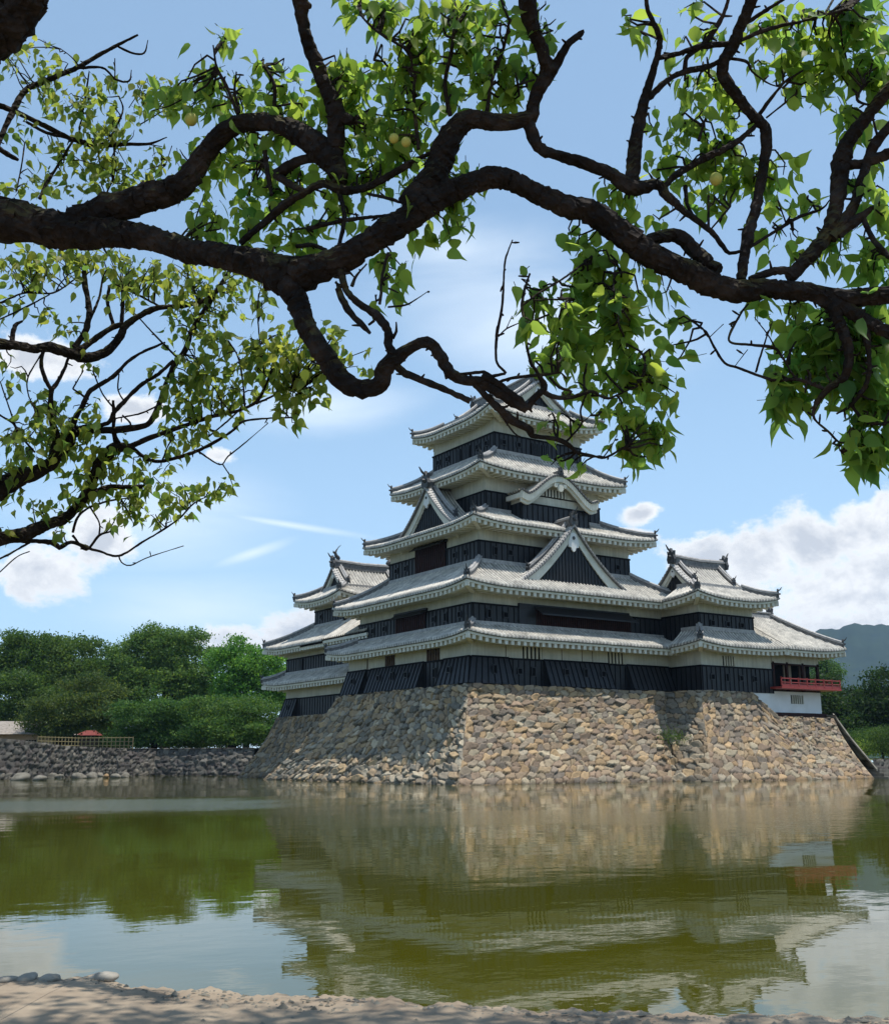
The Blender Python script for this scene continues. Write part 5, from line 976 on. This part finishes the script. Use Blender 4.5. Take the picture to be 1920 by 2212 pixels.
# unseen limb and crown, added above the frame to shade the bank
A.limb(0,[(-780,1050,80),(-700,500,72),(-500,0,64),(-200,-400,54),(200,-600,44),(700,-640,32),(1200,-620,20)])
CU=[(x,y,120,60,260,1.35) for x in range(-420,2100,190) for y in (-560,-390)]
A.foliage(CU,.06,.10,M_leaf,77,dens=.9,spread=1.1,depf=lambda a,b:5.9,name='added_shade_foliage')
for i,(sx,sy,rp) in enumerate(((413,257,14),(851,298,11),(877,306,11),(1546,386,14))):
    d=dA(sx,sy)-.06; p=PT(sx,sy,d); import bmesh
    bm=bmesh.new(); bmesh.ops.create_uvsphere(bm,u_segments=20,v_segments=14,radius=rp*d/F)
    for v_ in bm.verts: 
        c=v_.co; k=1-.06*math.exp(-(c.y/(rp*d/F*.25))**2)*(c.x>0); v_.co=Vector((c.x*k,c.y*.96,c.z*1.04*(1 if c.z<0 else .97)))
    me=bpy.data.meshes.new('fruit'); bm.to_mesh(me); bm.free(); me.polygons.foreach_set('use_smooth',[True]*len(me.polygons))
    st_=MB(); st_.tube([p+[0,0,rp*d/F*.9],p+[.004,.003,rp*d/F*2.2],p+[.015,.01,rp*d/F*4]],[.0015,.0015,.002],5); st_.build('fruit_stalk',M_bark,A.t)
    o=bpy.data.objects.new('fruit',me); col.objects.link(o); me.materials.append(M_fruit if True else None); o.parent=A.t; o.location=Vector(p)-A.t.location
# ---- second, farther tree on the left
bB=PT(-1000,2090,6.3); bB=(bB[0],bB[1],.22)
B=Tree('plum_tree',bB,'smaller-leaved tree with thin tangled twigs reaching in low from the left edge',dB)
B.limb(0,[(-930,1930,62),(-900,1700,58),(-820,1450,54),(-700,1250,50),(-500,1120,42),(-300,1060,36),(-100,1060,30)],'trunk')
B.limb(4,[(-300,1500,90),(-120,1360,80),(0,1270,68),(120,1210,58),(240,1165,50),(330,1100,38),(410,1010,32),(460,935,28),(600,922,22),(720,918,24),(850,900,20),(910,870,18),(960,770,16),(1000,650,14),(1060,520,18),(1120,440,18),(1165,310,16),(1260,160,14),(1330,50,14),(1390,-40,12)])
B.limb(4,[(-300,1500,66),(-150,1570,56),(0,1575,48),(150,1550,44),(260,1500,40),(390,1455,34),(470,1380,30),(540,1280,34),(600,1130,38),(690,1035,38),(790,1018,20),(900,970,16),(1100,900,14),(1280,840,12),(1420,810,10),(1550,750,10),(1610,640,9),(1640,560,7)])
B.limb(4,[(-1500,1100,90),(-900,620,80),(-300,420,50),(0,400,35),(120,412,32),(200,430,28),(300,420,34),(400,450,34),(520,482,34),(640,450,28),(720,365,24),(760,290,22),(860,220,20),(960,180,18),(1100,170,14),(1250,130,15),(1320,60,13)])
B.limb(4,[(420,455,24),(520,410,22),(600,350,20),(680,300,18),(740,280,16)]); B.limb(4,[(450,420,18),(520,310,20),(540,180,19),(515,50,19),(510,-40,14)]); B.limb(4,[(545,250,10),(600,120,8),(620,0,6)]); B.limb(4,[(690,300,12),(652,160,12),(660,50,9)]); B.limb(4,[(735,285,14),(742,160,13),(740,30,10)])
B.limb(4,[(70,390,16),(90,290,15),(135,262,8)]); B.limb(4,[(262,430,12),(252,540,12),(310,670,14),(380,570,12),(415,480,11)]); B.limb(4,[(310,665,16),(305,760,16),(312,870,20),(345,960,24),(315,1090,30)]); B.limb(4,[(440,960,20),(450,860,18),(500,770,17),(550,680,16),(680,600,14),(770,510,12),(860,450,10),(1000,390,7)])
B.limb(4,[(370,940,14),(520,900,16),(650,880,14),(690,815,14),(760,740,14),(850,650,14),(960,580,12),(1050,500,12)]); B.limb(4,[(685,740,8),(688,840,12),(688,930,14),(715,1010,24)]); B.limb(4,[(780,1010,14),(880,1090,13),(960,1110,13),(1100,1080,12),(1250,1020,11),(1400,930,9),(1470,870,8),(1620,850,6),(1785,845,5)])
B.limb(4,[(1550,760,8),(1640,720,7),(1740,660,6),(1800,690,5)]); B.limb(4,[(530,1330,28),(640,1275,22),(760,1265,16),(862,1265,14)]); B.limb(4,[(0,1590,20),(160,1590,16),(320,1605,17),(360,1632,18),(430,1600,13),(520,1630,11),(600,1655,9),(720,1682,8),(860,1600,7),(960,1540,7),(1080,1460,6),(1180,1360,5),(1300,1305,3)])
B.limb(4,[(718,1680,5),(735,1722,4),(790,1740,4),(900,1690,3.5),(1110,1622,2.5)]); B.limb(4,[(440,1560,8),(520,1645,8),(600,1558,8),(670,1535,6)]); B.limb(4,[(600,1560,6),(600,1480,5),(540,1380,6)]); B.limb(4,[(-60,760,6),(0,830,6),(80,880,8),(120,950,8),(210,1055,6)]); B.limb(4,[(40,740,4),(90,890,6)])
B.limb(4,[(830,230,5),(960,370,6),(1070,480,7)]); B.limb(4,[(1200,1050,7),(1330,1130,5),(1380,1080,5),(1480,1000,4),(1620,880,2)]); B.limb(4,[(440,670,5),(520,735,7),(480,800,8)]); B.limb(4,[(440,670,5),(505,560,4)]); B.limb(4,[(560,560,4),(620,700,5),(690,790,6)]); B.limb(4,[(720,580,4),(715,680,5),(760,760,5)])
B.limb(4,[(700,850,6),(850,820,6),(960,770,6)]); B.limb(4,[(740,830,6),(790,890,8),(700,935,6)]); B.limb(4,[(250,460,6),(170,600,5),(170,700,4),(205,790,3)]); B.limb(4,[(1250,970,6),(1360,880,6),(1470,780,5)]); B.limb(4,[(0,1700,7),(60,1670,7),(180,1600,8)]); B.limb(4,[(0,1780,4),(100,1690,4),(180,1655,3)]); B.limb(4,[(440,1540,8),(470,1450,8),(540,1390,8),(660,1350,7),(790,1330,3)])
B.limb(4,[(980,1110,6),(1020,1010,5),(1060,950,4)]); B.limb(4,[(1380,380,5),(1440,480,5),(1470,640,6),(1480,780,6)]); B.limb(4,[(1560,250,4),(1570,370,5),(1590,520,6),(1600,640,6)]); B.limb(4,[(740,180,4),(860,240,5)]); B.limb(4,[(1130,0,8),(1200,130,8)]); B.limb(4,[(700,40,5),(850,110,7),(980,180,8)]); B.limb(4,[(0,150,6),(150,90,7),(320,90,6),(450,10,5)]); B.limb(4,[(0,250,5),(150,180,6),(300,100,5)])
B.limb(1,[(-300,1500,24),(-120,1150,20),(0,840,16),(70,690,20),(150,550,18),(300,478,18),(480,400,15),(600,330,13),(720,265,11),(835,208,6)]); B.limb(1,[(480,408,9),(620,408,8),(700,478,8),(780,488,6),(795,420,3)]); B.limb(1,[(715,280,8),(800,318,7),(872,318,6),(895,240,3)]); B.limb(1,[(695,475,4),(695,350,3)]); B.limb(1,[(480,400,5),(430,340,4),(370,295,3)])
B.limb(1,[(-400,700,26),(-100,625,22),(80,668,18),(250,750,16),(440,840,17),(600,878,19),(750,870,13),(900,868,9),(1010,828,3)]); B.limb(1,[(160,735,9),(280,800,11),(440,838,11)]); B.limb(1,[(440,850,8),(350,1000,10),(280,1110,11),(240,1200,12)]); B.limb(1,[(-200,840,20),(-40,880,18),(60,940,16),(110,965,10)]); B.limb(1,[(150,860,5),(130,1000,5),(100,1150,5)])
B.limb(1,[(890,870,4),(980,885,2)]); B.limb(1,[(480,800,5),(520,560,6),(540,430,4)]); B.limb(1,[(850,750,5),(950,690,4),(1000,660,3)]); B.limb(1,[(780,650,3),(830,570,3),(870,490,2)]); B.limb(1,[(690,880,7),(690,1050,7),(640,1180,5)]); B.limb(1,[(1000,1000,3),(1040,880,2)]); B.limb(1,[(640,880,6),(740,680,6),(720,580,4)])
CB=[(30,110,55,22,22),(70,95,30,20,9),(15,145,30,20,8),(110,130,30,20,14),(110,165,45,35,26),(150,200,55,40,40),(200,190,50,40,36),(190,235,60,40,36),(240,250,45,35,26),(130,215,40,30,18),(320,175,35,20,16),(300,205,40,30,20),(350,200,40,30,20),(60,270,35,30,14),(90,310,40,30,20),(170,310,55,40,40),(160,350,60,35,36),(230,350,60,35,40),(205,300,50,40,34),(310,310,22,20,9),(320,360,30,25,16),(260,380,40,25,20),(20,385,30,20,12),(110,390,60,14,20),(80,370,40,25,16),
(25,520,45,35,34),(80,510,50,30,34),(60,560,50,30,30),(130,530,50,35,36),(190,520,50,30,34),(240,530,50,35,38),(290,560,50,40,42),(240,590,50,30,24),(350,560,50,40,44),(400,600,45,40,36),(430,560,50,35,36),(490,570,45,35,34),(520,600,25,25,12),(10,620,30,25,14),(90,635,30,15,9),(140,670,30,18,12),(375,620,40,30,24),(440,640,50,40,36),(350,665,25,35,16),(410,680,45,30,26),(460,690,30,25,12),(180,740,25,12,7),(380,750,45,35,36),(430,745,50,35,44),(370,800,45,45,44),(430,800,50,40,44),(360,850,40,40,40),(480,770,45,45,36),(500,720,35,35,24),(400,870,40,35,26),(350,890,30,25,14),(470,830,30,25,14),(310,760,20,20,7),
(560,690,40,35,34),(600,670,35,30,26),(640,680,45,30,34),(670,720,35,25,24),(590,730,45,40,44),(640,750,40,35,34),(560,770,35,30,26),(600,790,40,25,26),(650,790,30,20,14),(740,705,18,12,5),(725,745,30,18,9),(595,820,28,18,14),(600,845,10,12,4),(520,700,30,30,18),(530,750,35,35,24),(690,680,25,20,10),
(110,815,40,20,22),(160,840,45,30,34),(100,845,40,25,26),(150,880,50,30,36),(60,880,50,30,34),(20,900,35,30,26),(90,915,55,30,44),(30,950,40,25,26),(210,900,30,25,14),(240,930,50,35,40),(280,960,30,30,20),(220,970,40,35,26),(150,970,40,30,22),(130,1000,35,25,14),(240,990,40,20,18),(180,935,30,20,14),(75,1020,40,18,16),(30,1005,20,15,8),(100,1040,30,18,9),(245,1050,35,22,26),(260,1030,25,15,12),(120,1080,16,14,9),(355,1015,34,34,34),(330,1040,22,20,12),(380,985,20,14,9),(410,985,28,14,16),(445,985,20,16,14),(465,990,10,14,5),(308,1035,14,12,6),(290,1020,12,10,4),(10,730,12,30,8),(15,775,10,20,5),(0,1070,20,8,5),(320,945,12,14,5),(300,920,20,14,7)]
B.foliage(CB,.048,.084,M_leaf2,32,dens=1.35,tone=.5,spread=.7)

# haze: the air between here and the mountain
M_haze=bpy.data.materials.new('air'); M_haze.use_nodes=True; nt=M_haze.node_tree; nt.nodes.clear(); o_=nt.nodes.new('ShaderNodeOutputMaterial'); v_=nt.nodes.new('ShaderNodeVolumePrincipled')
v_.inputs['Color'].default_value=(.50,.72,1,1); v_.inputs['Density'].default_value=.9e-4; v_.inputs['Anisotropy'].default_value=.2; nt.links.new(v_.outputs[0],o_.inputs['Volume'])
m=MB(); m.box(-3600,-3600,-1.3,3600,3600,400); tag(m.build('haze',M_haze),kind='stuff')
